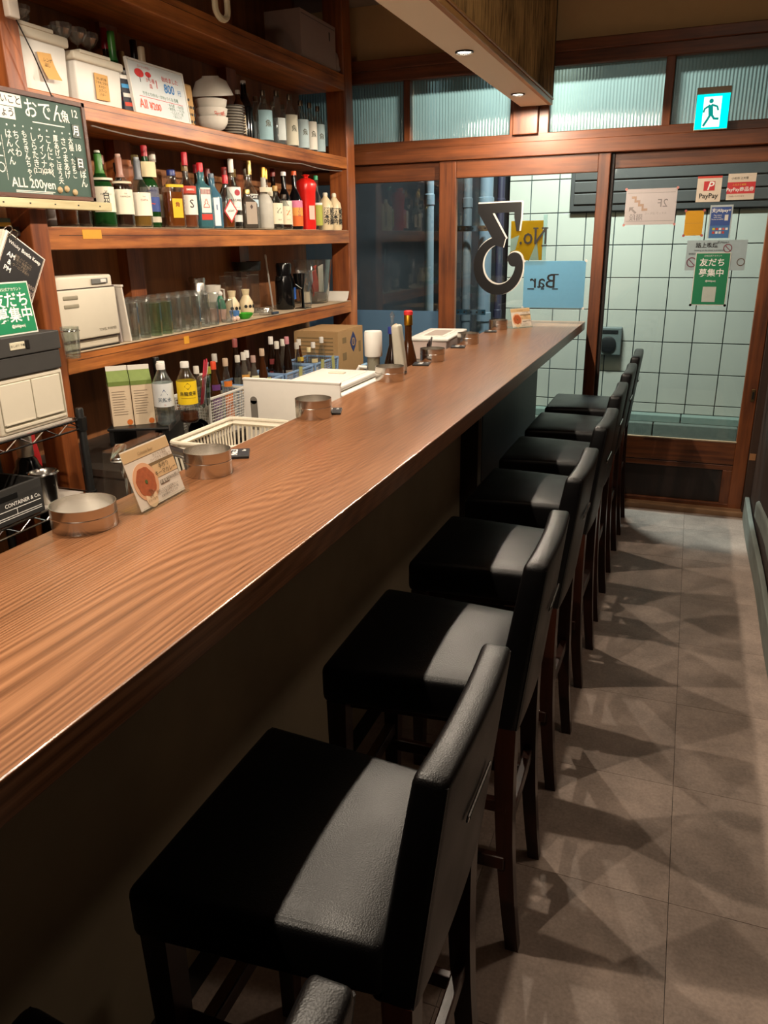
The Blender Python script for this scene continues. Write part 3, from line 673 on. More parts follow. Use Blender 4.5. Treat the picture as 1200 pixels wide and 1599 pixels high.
def kaku(t, h, r):
    obj('oval_label', rbox(0.0012, 0.021, 0.036, 0.001, 1, c=(0, 0, 0)), col('#e6b422'), t, None, (r * 1.0, 0, h * 0.34))
    text('lettering', '角', 0.02, col('#7a1a12'), t, (r * 1.05, 0, h * 0.40), FACE_X, bold=0.0004)
B('square ribbed amber whisky bottle with blue cap and yellow oval label', XR + 0.006, 2.800, Z3, 0.216, 0.037, 'clear', 'amber', 0.62, '#22306e', 0.10, 0.017, 0.68, 0.80, 0.40, 3.0, lab=[(0.70, 0.745, '#e0b528', 1.0)], group=G3, extra=kaku)
B('rose coloured bottle with red capsule and white swirl label', XR, 2.910, Z3, 0.289, 0.036, 'clear', 'pink', 0.5, '#b3202c', 0.17, 0.0125, 0.50, 0.70, 0.28, lab=[(0.18, 0.44, '#e8e2d6', 1.15), (0.46, 0.56, '#b8402e', 1.15)], group=G3, texts=[('S', 0.045, '#2a2622', 0.32, 0.0002), ('SMIRNO', 0.010, '#f0e6d8', 0.51, 0.0002)])
def beef(t, h, r):
    text('lettering', '♙', 0.045, col('#b8452e'), t, (r * 1.045, 0, h * 0.37), FACE_X)
B('square teal gin bottle with red cap and pink white label', XR, 3.016, Z3, 0.258, 0.036, 'teal', None, 0.6, '#c8202c', 0.14, 0.014, 0.60, 0.72, 0.34, 3.0, lab=[(0.24, 0.62, '#ece4dc', 0.55), (0.52, 0.60, '#d98a86', 0.55), (0.13, 0.22, '#c33a2c', 0.6)], group=G3, extra=beef)
B('pale blue square gin bottle with small white label', XR, 3.098, Z3, 0.222, 0.034, 'blue', None, 0.6, '#5a6a78', 0.10, 0.012, 0.55, 0.76, 0.34, 2.5, lab=[(0.05, 0.56, '#dde6ea', 0.4)], group=G3, texts=[('I', 0.03, '#2a4a7a', 0.38, 0.001)])
def diam(t, h, r):
    b = prism([(0, 0.05), (0.034, 0), (0, -0.05), (-0.034, 0)], 0.002, 'x'); obj('diamond_label', b, col('#c23a3a'), t, None, (r * 1.0, 0, h * 0.33))
    b = prism([(0, 0.040), (0.027, 0), (0, -0.040), (-0.027, 0)], 0.002, 'x'); obj('diamond_label', b, col('#ece6de'), t, None, (r * 1.0 + 0.0012, 0, h * 0.33))
    text('lettering', 'LIGHT', 0.012, col('#2a2622'), t, (r + 0.0045, 0, h * 0.33), FACE_X)
B('clear bottle with red cap and red edged diamond label', XR + 0.012, 3.188, Z3, 0.221, 0.034, 'clear', 'amber', 0.3, '#c42432', 0.16, 0.013, 0.55, 0.75, 0.34, group=G3, extra=diam)
def bac(t, h, r):
    obj('emblem', lathe([(0.0, 0), (0.013, 0), (0.013, 0.0015), (0.0, 0.0015)], 20), col('#a8323c'), t, None, (r * 1.01, 0.004, h * 0.52), (0, PI / 2, 0))
B('clear rum bottle with tall white cap and white label with red dot', XR, 3.264, Z3, 0.292, 0.037, 'clear', None, 0.3, '#dcd8d0', 0.19, 0.0125, 0.52, 0.70, 0.30, lab=[(0.27, 0.60, '#e9e6e0', 1.15), (0.10, 0.20, '#d8d6d0', 1.15)], group=G3, texts=[('BACARDI', 0.0135, '#1c1a1a', 0.41, 0.0003), ('~~~~~', 0.012, '#2a2622', 0.31, 0)], extra=bac)
B('squat smoky bottle with round stopper and beige label', XR + 0.008, 3.372, Z3, 0.172, 0.041, 'grey', None, 0.4, '#c7a86a', 0.12, 0.016, 0.62, 0.80, 0.34, 3.0, lab=[(0.12, 0.68, '#a8998a', 0.6)], group=G3, texts=[('♦', 0.02, '#4a3a34', 0.55, 0)], capmetal=1)
B('clear bottle with gold cap and black white pale blue label', XR - 0.02, 3.456, Z3, 0.301, 0.037, 'clear', 'wine', 0.22, '#b39a62', 0.20, 0.013, 0.48, 0.68, 0.28, lab=[(0.44, 0.50, '#1a1a1a', 1.1), (0.33, 0.435, '#b8d0dc', 1.1), (0.50, 0.515, '#e6e2da', 1.1)], group=G3, texts=[('CAVI', 0.017, '#f2efe8', 0.47, 0.0006)], capmetal=1)
B('wide clear bottle with gold cap beside the black label bottle', XR, 3.553, Z3, 0.278, 0.040, 'frost', None, 0.3, '#c79a4c', 0.16, 0.014, 0.42, 0.62, 0.32, lab=[(0.60, 0.68, '#d9cdb4', 1.0)], group=G3, capmetal=1)
B('small clear bottle with cream label and dark drawing', XR + 0.02, 3.628, Z3, 0.20, 0.034, 'clear', None, 0.3, '#b08a48', 0.12, 0.013, 0.55, 0.78, 0.32, lab=[(0.12, 0.60, '#e6dcc2', 1.2)], group=G3, texts=[('乙', 0.03, '#3a3a34', 0.42, 0.0004), ('abcd', 0.010, '#7a6a58', 0.22, 0)])
B('tall clear bottle with gold cap behind the cream label bottle', XR - 0.05, 3.662, Z3, 0.282, 0.034, 'clear', None, 0.3, '#c79a4c', 0.17, 0.014, 0.55, 0.70, 0.36, lab=[(0.55, 0.64, '#d9cdb4', 1.0)], group=G3, capmetal=1)
B('squat clear bottle with cream and orange label', XR + 0.016, 3.722, Z3, 0.165, 0.040, 'clear', 'dark', 0.3, '#3a2a1a', 0.12, 0.014, 0.55, 0.78, 0.32, lab=[(0.14, 0.66, '#ecd9bc', 1.2)], group=G3, texts=[('Z', 0.034, '#d8743c', 0.46, 0.0008), ('abcd', 0.010, '#c79a7a', 0.28, 0)])
B('black bottle with white cap and cream label', XR - 0.02, 3.800, Z3, 0.276, 0.037, 'black', None, 0.4, '#dcdcda', 0.07, 0.014, 0.48, 0.70, 0.34, lab=[(0.06, 0.50, '#dcd8c8', 1.2)], group=G3)
B('black bottle with orange cap and sunset coloured label', XR - 0.006, 3.890, Z3, 0.284, 0.038, 'black', None, 0.4, '#d8562a', 0.07, 0.014, 0.48, 0.70, 0.34, lab=[(0.06, 0.24, '#e06a24', 1.2), (0.24, 0.38, '#e89a4a', 1.2), (0.38, 0.50, '#d87a9a', 1.2)], group=G3, texts=[('S\nU\nN', 0.018, '#4a2a5c', 0.30, 0)])
# red gathered pouch bottle
t = thing('sake_pouch', 'shiny red cloth wrapped bottle tied at the neck', 'bottle', (XR + 0.010, 3.995, Z3), -0.5, G3)
def pouch(x, y, z):
    return (x, y, z)
obj('wrap', lathe([(0.040, 0), (0.042, 0.02), (0.041, 0.12), (0.045, 0.19), (0.052, 0.225), (0.040, 0.245), (0.022, 0.255), (0.0, 0.256)], 28, sq=1.2, flute=0.06, nfl=9), mat('red_satin', '#d0221c', 0.28, var=0.15, scale=20), t, True, angle=80)
obj('knot', lathe([(0.0, 0.25), (0.02, 0.252), (0.012, 0.262), (0.026, 0.272), (0.0, 0.276)], 12, flute=0.3, nfl=5), MATS['red_satin'], t, True)
obj('paper_label', lathe([(0.0432, 0.05), (0.0432, 0.12)], 8, sq=1.2, caps=False, a0=-0.35, a1=0.45), col('#e8b8a8'), t)
B('slim clear bottle with green cap and lime label', XR, 4.140, Z3, 0.278, 0.030, 'clear', None, 0.3, '#2f9a6a', 0.08, 0.012, 0.45, 0.72, 0.34, lab=[(0.08, 0.46, '#a8ac4a', 1.2), (0.46, 0.50, '#e6e2da', 1.2)], group=G3)
for k, (yy, hh, lb) in enumerate(((4.232, 0.196, 'cream ceramic sake bottle with black calligraphy beside the green capped bottle'), (4.350, 0.198, 'cream ceramic sake bottle with black calligraphy beside the shelf post'))):
    t = thing('sake_bottle', lb, 'bottle', (XR + 0.01, yy, Z3), -0.6, 'cream sake bottles')
    obj('body', lathe([(0.038, 0), (0.042, 0.01), (0.043, 0.11), (0.036, 0.145), (0.014, 0.172), (0.011, 0.18)], 24), mat('cream_glaze', '#d9c6a0', 0.35, var=0.08), t, True, angle=60)
    obj('stopper', lathe([(0.013, 0.178), (0.014, 0.19), (0.010, hh)], 12), col('#e2d8c4'), t, True)
    text('lettering', '酒蔵\n本家\n吟醸', 0.034, M_ink, t, (0.0445, 0, 0.070), FACE_X, bold=0.0008, bend=0.0445, line=0.85)
# second row: only necks show
G3b = 'bottles in the rear row of the middle shelf'
for (yy, h, gl, cap, lb) in ((2.447, 0.255, 'brown', '#b09a86', 'bottle with pale brown cap behind the green whisky bottle'), (2.542, 0.254, 'brown', '#6a3a2a', 'bottle with dull red cap behind the brown capsule bottle'), (2.635, 0.235, 'dark', '#1a1616', 'dark bottle with black cap in the rear row'),
        (2.747, 0.271, 'clear', '#8a7a4a', 'bottle with olive cap behind the grey capsule bottle'), (2.859, 0.292, 'clear', '#cdc4b4', 'clear bottle with wide white cap behind the blue capped bottle'), (3.079, 0.27, 'brown', '#a8803c', 'bottle with gold cap behind the teal gin bottle'),
        (3.168, 0.267, 'dark', '#7a2026', 'dark bottle with deep red cap behind the teal gin bottle'), (3.254, 0.257, 'dark', '#6a2420', 'dark bottle with dull red cap behind the diamond label bottle'), (3.398, 0.273, 'dark', '#8a2a26', 'dark bottle with red cap behind the squat bottle'), (3.476, 0.269, 'brown', '#a08044', 'brown bottle with gold foil cap in the rear row'),
        (3.60, 0.285, 'clear', '#8a8478', 'clear bottle with grey cap in the rear row'), (3.869, 0.30, 'dark', '#7a2a24', 'tall dark bottle with red cap in the rear row')):
    B(lb, -2.09, yy, Z3, h, 0.035, gl, None, 0.5, cap, 0.13, 0.0145, 0.52, 0.72, 0.34, group=G3b, lab=[(0.15, 0.45, '#8a8070', 1.1)])
# small picture frame at the shelf end
pf = thing('picture_frame', 'small dark framed sign leaning behind the cream sake bottles', 'frame', (-2.10, 4.32, Z3))
obj('frame', box(-0.006, 0.006, -0.07, 0.07, 0, 0.20, 0.003), M_steel, pf); obj('print', box(0.006, 0.0075, -0.06, 0.06, 0.02, 0.19), col('#20262c'), pf)
text('lettering', 'VISA', 0.035, M_inkw, pf, (0.009, 0, 0.13), FACE_X, bold=0.0006)
tag(obj('paper_pouch', rbox(0.018, 0.020, 0.042, 0.008, 2, c=(XR, 2.115, Z3 + 0.042)), mat('pouch_grey', '#a8a09a', 0.5, var=0.2), None, True), 'small crumpled grey pouch beside the shelf post', 'pouch')
# ------------------------------------------------------------------ upper shelf (bins, signs, bowls, shochu bottles)
def bin_(label, y0, y1, h, note):
    t = thing('storage_bin', label, 'bin', (-1.955, (y0 + y1) / 2, Z2)); w = (y1 - y0) / 2
    obj('tub', rbox(0.10, w - 0.012, h * 0.41, 0.01, 2, (1, 1, 1), lambda x, y, z: (x * (1 + 0.05 * z / h), y * (1 + 0.06 * z / h), z), c=(-0.105, 0, h * 0.41)), M_white, t, True, angle=50)
    l = obj('lid', rbox(0.110, w, h * 0.085, 0.008, 2, c=(-0.105, 0, h * 0.89)), M_cream, t, True, angle=50)
    obj('lid_ridge', rbox(0.112, w * 0.6, 0.006, 0.003, 1, c=(-0.105, -w * 0.15, h * 0.985)), M_cream, l)
    return t
M_kraft = mat('kraft_note', '#c79a5c', 0.8, var=0.06)
b1 = bin_('white lidded plastic bin with a curled kraft note beside the cord', 2.052, 2.296, 0.185, 0)
nb = bmesh.new(); rows = []
for i in range(7):
    z = 0.115 - 0.075 * i / 6; xx = 0.004 + 0.022 * (i / 6) ** 2
    rows.append([nb.verts.new((xx, -0.028 + 0.012 * i / 6, z)), nb.verts.new((xx, 0.032 + 0.012 * i / 6, z + 0.004))])
for a, b in zip(rows, rows[1:]): nb.faces.new((a[0], a[1], b[1], b[0]))
o = obj('curled_note', nb, M_kraft, b1, True); text('lettering', 'レンゲ\nはし', 0.013, M_ink, o, (0.0125, 0.004, 0.088), (PI / 2 + 0.16, 0, PI / 2))
b2 = bin_('white lidded plastic bin with a flat handwritten kraft note', 2.310, 2.560, 0.155, 0)
o = obj('note', box(0.0, 0.002, -0.032, 0.034, 0.02, 0.10), M_kraft, b2); text('lettering', 'おしぼり袋\nフタ大 フタ小\nストロー\nスプーン\nバター', 0.010, M_ink, o, (0.003, 0, 0.06), FACE_X, line=1.2)
# coupe glasses standing upside on the bins
def coupe(label, x, y, z, h=0.085, r=0.034, grp='stemmed glasses on the white bins'):
    t = thing('coupe_glass', label, 'glass', (x, y, z), 0, grp)
    obj('foot', lathe([(0.030, 0), (0.030, 0.002), (0.004, 0.006)], 18), M_clear, t, True)
    obj('stem', lathe([(0.004, 0.005), (0.003, h * 0.45)], 8), M_clear, t, True)
    obj('bowl', lathe([(0.004, h * 0.43), (r * 0.6, h * 0.55), (r, h * 0.80), (r * 1.02, h), (r * 0.97, h), (r * 0.93, h * 0.8), (r * 0.5, h * 0.58), (0, h * 0.5)], 20, flute=0.10, nfl=10), M_cut, t)
for x, y, z in ((-2.02, 2.17, Z2 + 0.186), (-2.09, 2.24, Z2 + 0.186), (-2.10, 2.16, Z2 + 0.186)): coupe('small stemmed glass with rippled bowl on the tall white bin', x, y, z, 0.062)
for x, y in ((-2.03, 2.36), (-2.03, 2.43), (-2.09, 2.39), (-2.04, 2.50)): coupe('small stemmed glass with rippled bowl on the short white bin', x, y, Z2 + 0.156, 0.085)
G2b = 'bottles behind the white bins'
for (y, h, gl, cap, lb, bd) in ((2.714, 0.31, 'dark', '#a01c2e', 'dark bottle with tall red and white capsule behind the bins', None), (2.669, 0.285, 'green', '#3f7a2e', 'green bottle with green foil neck behind the bins', '#2e6a30'), (2.80, 0.25, 'brown', '#b09060', 'slim brown bottle with tan cap behind the bins', None), (2.884, 0.305, 'black', '#151515', 'black bottle with black capsule behind the price board', None), (2.841, 0.268, 'brown', '#cdb89a', 'brown bottle with cream cap behind the price board', None)):
    B(lb, -2.075 if 'green' in lb or 'cream' in lb else -2.14, y, Z2, h, 0.030, gl, None, 0.5, cap, 0.22, 0.014, 0.5, 0.7, 0.4, band=bd, group=G2b)
# sachet cards between bin and board
for k, (c, zz, yy, lb) in enumerate((('#2a2c36', 0.075, 2.572, 'dark sachet card propped beside the white bin'), ('#4a5a74', 0.095, 2.586, 'blue printed sachet card beside the price board'))):
    tt = thing('sachet_card', lb, 'card', (-1.95 - 0.02 * k, yy, Z2), (0, -0.15, -0.3))
    obj('card', box(-0.001, 0.001, -0.022, 0.022, 0, zz + 0.05), col(c), tt)
    for q, cc in enumerate(('#e6e2da', '#3a8ac0', '#c8c4bc', '#b8402e')): obj('print_patch', box(0.001, 0.0018, -0.018, 0.018, zz + 0.035 - q * 0.03, zz + 0.048 - q * 0.03), col(cc), tt)
# white price board
wb = thing('price_board', 'white marker board with red mushrooms and prices on the upper shelf', 'board', (-1.938, 2.757, Z2), (0, -0.12, 0.0))
obj('panel', box(-0.006, 0.0, -0.168, 0.168, 0.004, 0.178, 0.002), mat('whiteboard', '#ccd2d4', 0.2, var=0.02), wb)
for (a, b, c, d) in ((-0.172, 0.172, 0.0, 0.006), (-0.172, 0.172, 0.176, 0.183)): obj('rim', box(-0.008, 0.004, a, b, c, d, 0.001), M_white, wb)
for (a, b) in ((-0.173, -0.167), (0.167, 0.173)): obj('rim', box(-0.008, 0.004, a, b, 0.0, 0.183, 0.001), M_white, wb)
M_red = col('#c42a2c'); M_blue = col('#2f78b8'); M_green = col('#3a6a52'); M_or = col('#d8563a')
def wt_(body, size, m, y, z, bold=0, sx=1): text('lettering', body, size, m, wb, (0.0015, y, z), FACE_X, bold=bold, sx=sx)
for (y, z, s) in ((-0.108, 0.140, 1.0), (-0.055, 0.142, 0.65)):
    c = obj('mushroom_cap', lathe([(0.0, 0), (0.026 * s, 0), (0.026 * s, 0.001), (0.0, 0.001)], 20, sx=0.55), M_red, wb, None, (0.0008, y, z), (0, PI / 2, 0))
    obj('mushroom_stem', box(0.0004, 0.001, -0.001, 0.001, -0.03 * s, 0), M_ink, c, None, (0, 0, 0), (0, -PI / 2, 0))
wt_('ガーリックガレ', 0.011, M_red, -0.075, 0.162); wt_('から揚', 0.017, M_red, -0.05, 0.122); wt_('皿', 0.018, M_red, -0.05, 0.103); wt_('|', 0.03, M_red, -0.012, 0.118, 0.001)
wt_('始めました', 0.021, M_red, 0.078, 0.140); wt_('800', 0.044, M_blue, 0.064, 0.108, 0.0012); wt_('円', 0.022, M_blue, 0.128, 0.104)
wt_('やきとり(もも・かわ) つくね 各種', 0.0145, M_green, 0.0, 0.074); obj('ruled_line', box(0.0003, 0.001, -0.13, 0.14, 0.062, 0.0635), M_red, wb)
wt_('All', 0.044, M_or, -0.115, 0.036, 0.0004); wt_('¥200', 0.034, M_or, -0.045, 0.034, 0.0006)
wt_('・もも皮   ・ねぎま\n・砂ぎも  ・つくね\n・ししとう・皮\n・ぼんじり', 0.0125, M_green, 0.085, 0.034)
# woven tan pouch
t = thing('woven_fan', 'tan woven cover with dark pattern beside the bowls', 'cover', (-1.985, 2.985, Z2))
obj('body', rbox(0.012, 0.036, 0.078, 0.010, 3, (1, 4, 6), lambda x, y, z: (x, y * (1 - 0.25 * max(0, z) / 0.08), z), c=(0, 0, 0.078)), mat('woven_tan', '#b08a58', 0.8, var=0.25, scale=60, bump=0.4), t, True, angle=60)
for q in range(14): obj('spot', lathe([(0.0, 0), (0.006, 0), (0.006, 0.001), (0.0, 0.001)], 7), M_ink, t, None, (0.0125, -0.026 + 0.017 * (q % 4) + 0.004 * (q // 4 % 2), 0.02 + 0.026 * (q // 4)), (0, PI / 2, 0))
# bowls
M_china = mat('white_china', '#d0cabf', 0.25, var=0.03)
def bowl_mesh(r, h): return lathe([(r * 0.45, 0), (r * 0.47, 0.006), (r * 0.72, h * 0.25), (r * 0.93, h * 0.62), (r, h), (r * 0.96, h), (r * 0.88, h * 0.6), (r * 0.65, h * 0.28), (0, h * 0.12)], 28)
for k in range(3):
    t = thing('rice_bowl', 'white china bowl in the stack of three bowls', 'bowl', (-1.99, 3.175, Z2 + 0.0015 + k * 0.034), 0, 'stacked white bowls')
    obj('shell', bowl_mesh(0.068, 0.055), M_china, t, True, angle=50)
    if k == 1: text('lettering', '中華', 0.026, col('#b8402e'), t, (0.058, -0.03, 0.03), (PI / 2 - 0.3, 0, PI / 2 - 0.5))
t = thing('deep_bowl', 'white angular bowl turned upside down on the stacked bowls', 'bowl', (-1.99, 3.185, Z2 + 0.134 + 0.084), (PI + 0.16, 0.05, 0), 'stacked white bowls')
obj('shell', lathe([(0.032, 0), (0.034, 0.006), (0.06, 0.02), (0.078, 0.06), (0.084, 0.075), (0.081, 0.076), (0.072, 0.06), (0.05, 0.022), (0, 0.012)], 28, sq=0.6), M_china, t, True, angle=50)
for k in range(11):
    t = thing('saucer', 'white dish with dark rim in the tall stack beside the bowls', 'dish', (-1.985, 3.345, Z2 + 0.0015 + k * 0.0112), 0, 'stacked rimmed dishes')
    obj('plate', lathe([(0.030, 0), (0.034, 0.003), (0.047, 0.008), (0.050, 0.0105), (0.046, 0.0105), (0.03, 0.0055), (0, 0.005)], 28), M_china, t, True, angle=50)
    obj('dark_rim', lathe([(0.0475, 0.0062), (0.0505, 0.0085), (0.0507, 0.0102)], 28, caps=False), col('#3a3632'), t, True)
G2 = 'clear shochu bottles on the upper shelf'
B('brown bottle with white screw cap behind the stacked bowls', -2.11, 3.40, Z2, 0.26, 0.042, 'brown', 'dark', 0.5, '#d8d4cc', 0.08, 0.016, 0.6, 0.82, 0.34, group='brown bottles on the upper shelf')
B('brown bottle with paper label beside the stacked dishes', -2.02, 3.452, Z2, 0.205, 0.030, 'brown', 'dark', 0.5, '#b8b2a8', 0.08, 0.012, 0.62, 0.82, 0.36, lab=[(0.1, 0.5, '#b8a88a', 0.9)], group='brown bottles on the upper shelf')
B('tall black bottle with pale cap between brown and clear bottles', -2.05, 3.56, Z2, 0.262, 0.036, 'black', None, 0.5, '#c8c4bc', 0.06, 0.013, 0.56, 0.78, 0.36, group='brown bottles on the upper shelf')
def oval(t, h, r):
    text('lettering', '魚', 0.032, col('#4a4a34'), t, (r * 1.04, 0, h * 0.36), FACE_X, bend=round(r * 1.04, 4), bold=0.0006)
for (y, h, r, lc, lb) in ((3.632, 0.228, 0.040, '#8fb0b8', 'clear shochu bottle with pale blue fish label beside the black bottle'), (3.770, 0.247, 0.043, None, 'large clear bottle without front label on the upper shelf'), (3.905, 0.25, 0.038, '#c9c4b0', 'clear shochu bottle with cream and green patterned label'), (4.03, 0.24, 0.038, '#a9bcc0', 'clear shochu bottle with round gold emblem label'), (4.135, 0.243, 0.036, '#d8d4c8', 'clear shochu bottle with black bow print label'), (4.235, 0.24, 0.036, '#9fb4b8', 'clear shochu bottle at the post end of the upper shelf')):
    B(lb, -1.99, y, Z2, h, r, 'clear', 'water', 0.5, '#8f8574', 0.10, 0.0125, 0.55, 0.80, 0.32, lab=[(0.06, 0.62, lc, 1.2)] if lc else [(0.1, 0.5, '#bfc6c4', 0.5)], group=G2, extra=oval if lc else None, capmetal=1)
for y in (3.70, 3.79, 3.88, 3.97, 4.08): B('clear bottle with brown cap in the rear row of the upper shelf', -2.12, y, Z2, 0.235, 0.033, 'clear', 'water', 0.5, '#7a6a52', 0.10, 0.012, 0.55, 0.8, 0.34, group='rear shochu bottles on the upper shelf', lab=[(0.1, 0.5, '#8a9498', 1.1)])
# cardboard box and bag on the top shelf
cb = thing('cardboard_box', 'greyish pink cardboard box on the top shelf', 'box', (-2.02, 4.14, Z1))
obj('carton', rbox(0.10, 0.21, 0.105, 0.003, 1, c=(0, 0, 0.105)), mat('pink_card', '#8f7a70', 0.85, var=0.06), cb)
obj('flap_seam', box(0.1, 0.1008, -0.2, 0.2, 0.19, 0.192), M_dark, cb)
obj('hand_slot', rbox(0.001, 0.006, 0.02, 0.001, 1, c=(0.1005, 0.13, 0.15)), M_dark, cb)
tag(obj('crumpled_bag', rbox(0.03, 0.030, 0.05, 0.02, 3, (3, 3, 4), lambda x, y, z: (x * (1 - 4 * z), y * (1 - 3 * z) + 0.006 * math.sin(z * 150), z), c=(-1.955, 4.388, Z1 + 0.0535)), mat('bag_grey', '#9a8a80', 0.5, var=0.15), None, True), 'crumpled grey bag beside the cardboard box', 'bag')
# white looped hanger on the top board
pts = [(-1.80, 2.955, 2.56), (-1.80, 2.955, 2.44)] + [(-1.80, 2.955 + 0.045 - 0.045 * math.cos(PI * i / 10), 2.40 - 0.035 * math.sin(PI * i / 10)) for i in range(11)] + [(-1.80, 3.045, 2.44), (-1.80, 3.045, 2.56)]
hg = thing('hanging_loop', 'cream U shaped tube hanging before the top shelf', 'hook', (0, 0, 0))
obj('tube', tube(pts, 0.012, 10), mat('cream_tube', '#d9cba8', 0.4), hg, True)
obj('mount_plate', box(-1.91, -1.785, 2.93, 3.07, 2.555, 2.575), M_dark, hg)
obj('drop_rod', box(-1.86, -1.84, 2.99, 3.01, 2.57, 2.80), M_dark, hg)
# ------------------------------------------------------------------ lower glass shelf
G4 = 'clear tumblers on the glass shelf'
def true_glass(name, c='#f4f8f6'):
    m, n, out = nt_new(name); g = N(n, 'ShaderNodeBsdfGlass'); g.inputs['IOR'].default_value = 1.45; no = N(n, 'ShaderNodeTexNoise'); no.inputs['Scale'].default_value = 8
    mc = N(n, 'ShaderNodeMix', data_type='RGBA'); cc = lin(c); mc.inputs[6].default_value = (*[x * 0.98 for x in cc], 1); mc.inputs[7].default_value = (*cc, 1)
    n.links.new(no.outputs[0], mc.inputs[0]); n.links.new(mc.outputs[2], g.inputs[0]); n.links.new(g.outputs[0], out.inputs[0])
    return m
M_tglass = glass('tumbler_glass', '#fbfdfc', 2.4, 1.5, 0.05, 0.06, 0.03)
M_gbase = glass('bright_rim_glass', '#eef4f0', 2.0, 1.5, 0.08, 0.10, 0.22)  # milky white put into tumbler bases and rims as their bright glints
def tumbler(label, x, y, h=0.135, r=0.029, m=None, n=12, grp=G4):
    t = thing('tumbler', label, 'glass', (x, y, Z4 + 0.002), 0, grp)
    obj('wall', lathe([(r * 0.88, 0.002), (r * 0.9, 0.004), (r, h), (r * 0.95, h)], n, caps=False), m or M_tglass, t)
    obj('base', lathe([(0, 0), (r * 0.86, 0), (r * 0.88, 0.004), (r * 0.84, 0.014), (0, 0.011)], n, caps=False), M_gbase, t)
    obj('rim', lathe([(r * 0.945, h), (r * 0.975, h + 0.0018), (r * 1.004, h)], 16, caps=False), M_gbase, t, True)
    return t
M_cgreen = glass('green_tint_glass', '#e4f5dc', 2.0, 1.5, 0.10, 0.05, 0.02)
t0 = tumbler('clear fluted drinking glass in the rows on the glass shelf', -1.945, 2.43)
for r in range(4):
    for c in range(10):
        if (r == 0 and c in (0, 2, 3, 9)) or (r == 1 and c == 9): continue
        dup(t0, (-1.945 - r * 0.064, 2.43 + c * 0.068 + r * 0.02, Z4 + 0.002), rot=random.uniform(0, 1))
tg = tumbler('green tinted drinking glass among the clear tumblers', -1.945, 2.566, 0.125, 0.030, M_cgreen, grp='green tinted glasses'); dup(tg, (-1.945, 2.636, Z4 + 0.002))
# towel warmer
tw_ = thing('towel_warmer', 'cream countertop towel warmer cabinet behind the left shelf post', 'appliance', (-1.925, 2.186, Z4 + 0.0022))
obj('housing', rbox(0.11, 0.145, 0.120, 0.008, 2, c=(-0.115, 0, 0.122)), M_cream, tw_, True, angle=50)
dd = obj('door', rbox(0.006, 0.143, 0.082, 0.005, 2, c=(0, 0, 0.118)), M_cream, tw_, True, angle=50)
for z in (0.175, 0.148): obj('grip_recess', rbox(0.003, 0.035, 0.0065, 0.006, 2, c=(0.0055, -0.085, z)), mat('recess_grey', '#8c8470', 0.6), dd, True)
text('lettering', 'TOWEL WARMER', 0.0135, col('#6a6252'), dd, (0.0072, 0.078, 0.060), FACE_X, sx=0.85)
obj('gap', box(-0.004, 0.002, -0.142, 0.142, 0.2005, 0.2035), M_dark, tw_); obj('gap', box(-0.004, 0.002, -0.142, 0.142, 0.0305, 0.034), M_dark, tw_)
pn = obj('control_panel', box(-0.003, 0.001, 0.035, 0.115, 0.2135, 0.2305, 0.001), col('#6a6a66'), tw_); obj('rocker_switch', rbox(0.003, 0.013, 0.006, 0.002, 1, c=(0.002, 0.09, 0.222)), M_white, pn)
obj('foot', box(-0.2, 0.0, -0.14, 0.14, 0, 0.003), M_black, tw_)
# leaning trays
for k, (c, y, lb) in enumerate((('#a39a98', 2.352, 'thin grey tray leaning on the towel warmer'), ('#cfc6ba', 2.380, 'thin cream tray leaning beside the towel warmer'))):
    o = thing('serving_tray', lb, 'tray', (-2.02 + 0.02 * k, y, Z4 + 0.003), (math.radians(4 + 2 * k), 0, 0))
    obj('panel', box(-0.08, 0.085, -0.004, 0.004, 0, 0.20, 0.002), col(c), o); obj('rim', box(-0.084, 0.089, -0.006, 0.006, 0.196, 0.204, 0.002), col(c), o)
tag(obj('blue_packet', box(-1.96, -1.952, 2.05, 2.075, 1.46, 1.53), col('#28508c')), 'small blue packet hanging under the middle shelf', 'packet')
# steel jar, pitcher, doll, vases, dishes
t = thing('steel_canister', 'round steel canister behind the tumblers', 'canister', (-2.15, 3.185, Z4 + 0.002)); obj('body', lathe([(0.036, 0), (0.036, 0.165), (0.034, 0.168)], 24), M_steel, t, True); obj('lid', lathe([(0.038, 0.168), (0.038, 0.188), (0.034, 0.192)], 24), M_steel, t, True)
t = thing('pitcher', 'white ceramic pitcher behind the tumblers', 'pitcher', (-2.14, 3.29, Z4 + 0.002)); obj('body', lathe([(0.034, 0), (0.042, 0.02), (0.038, 0.10), (0.042, 0.15), (0.038, 0.15), (0.034, 0.1), (0, 0.02)], 24), M_china, t, True); obj('handle', tube([(0.02, 0.035, 0.13), (0.02, 0.07, 0.125), (0.02, 0.07, 0.08), (0.02, 0.035, 0.06)], 0.005, 8), M_china, t, True)
t = thing('figurine', 'green capped figurine with white bobble among the glasses', 'figurine', (-2.0, 3.135, Z4 + 0.002)); obj('body', lathe([(0.020, 0), (0.022, 0.03), (0.024, 0.055), (0.015, 0.07)], 16), col('#caa090'), t, True); obj('cap', lathe([(0.025, 0.055), (0.020, 0.085), (0.008, 0.115)], 16), col('#1c6a4c'), t, True); obj('bobble', lathe([(0, 0.110), (0.010, 0.114), (0.012, 0.122), (0.008, 0.131), (0, 0.133)], 12), M_white, t, True)
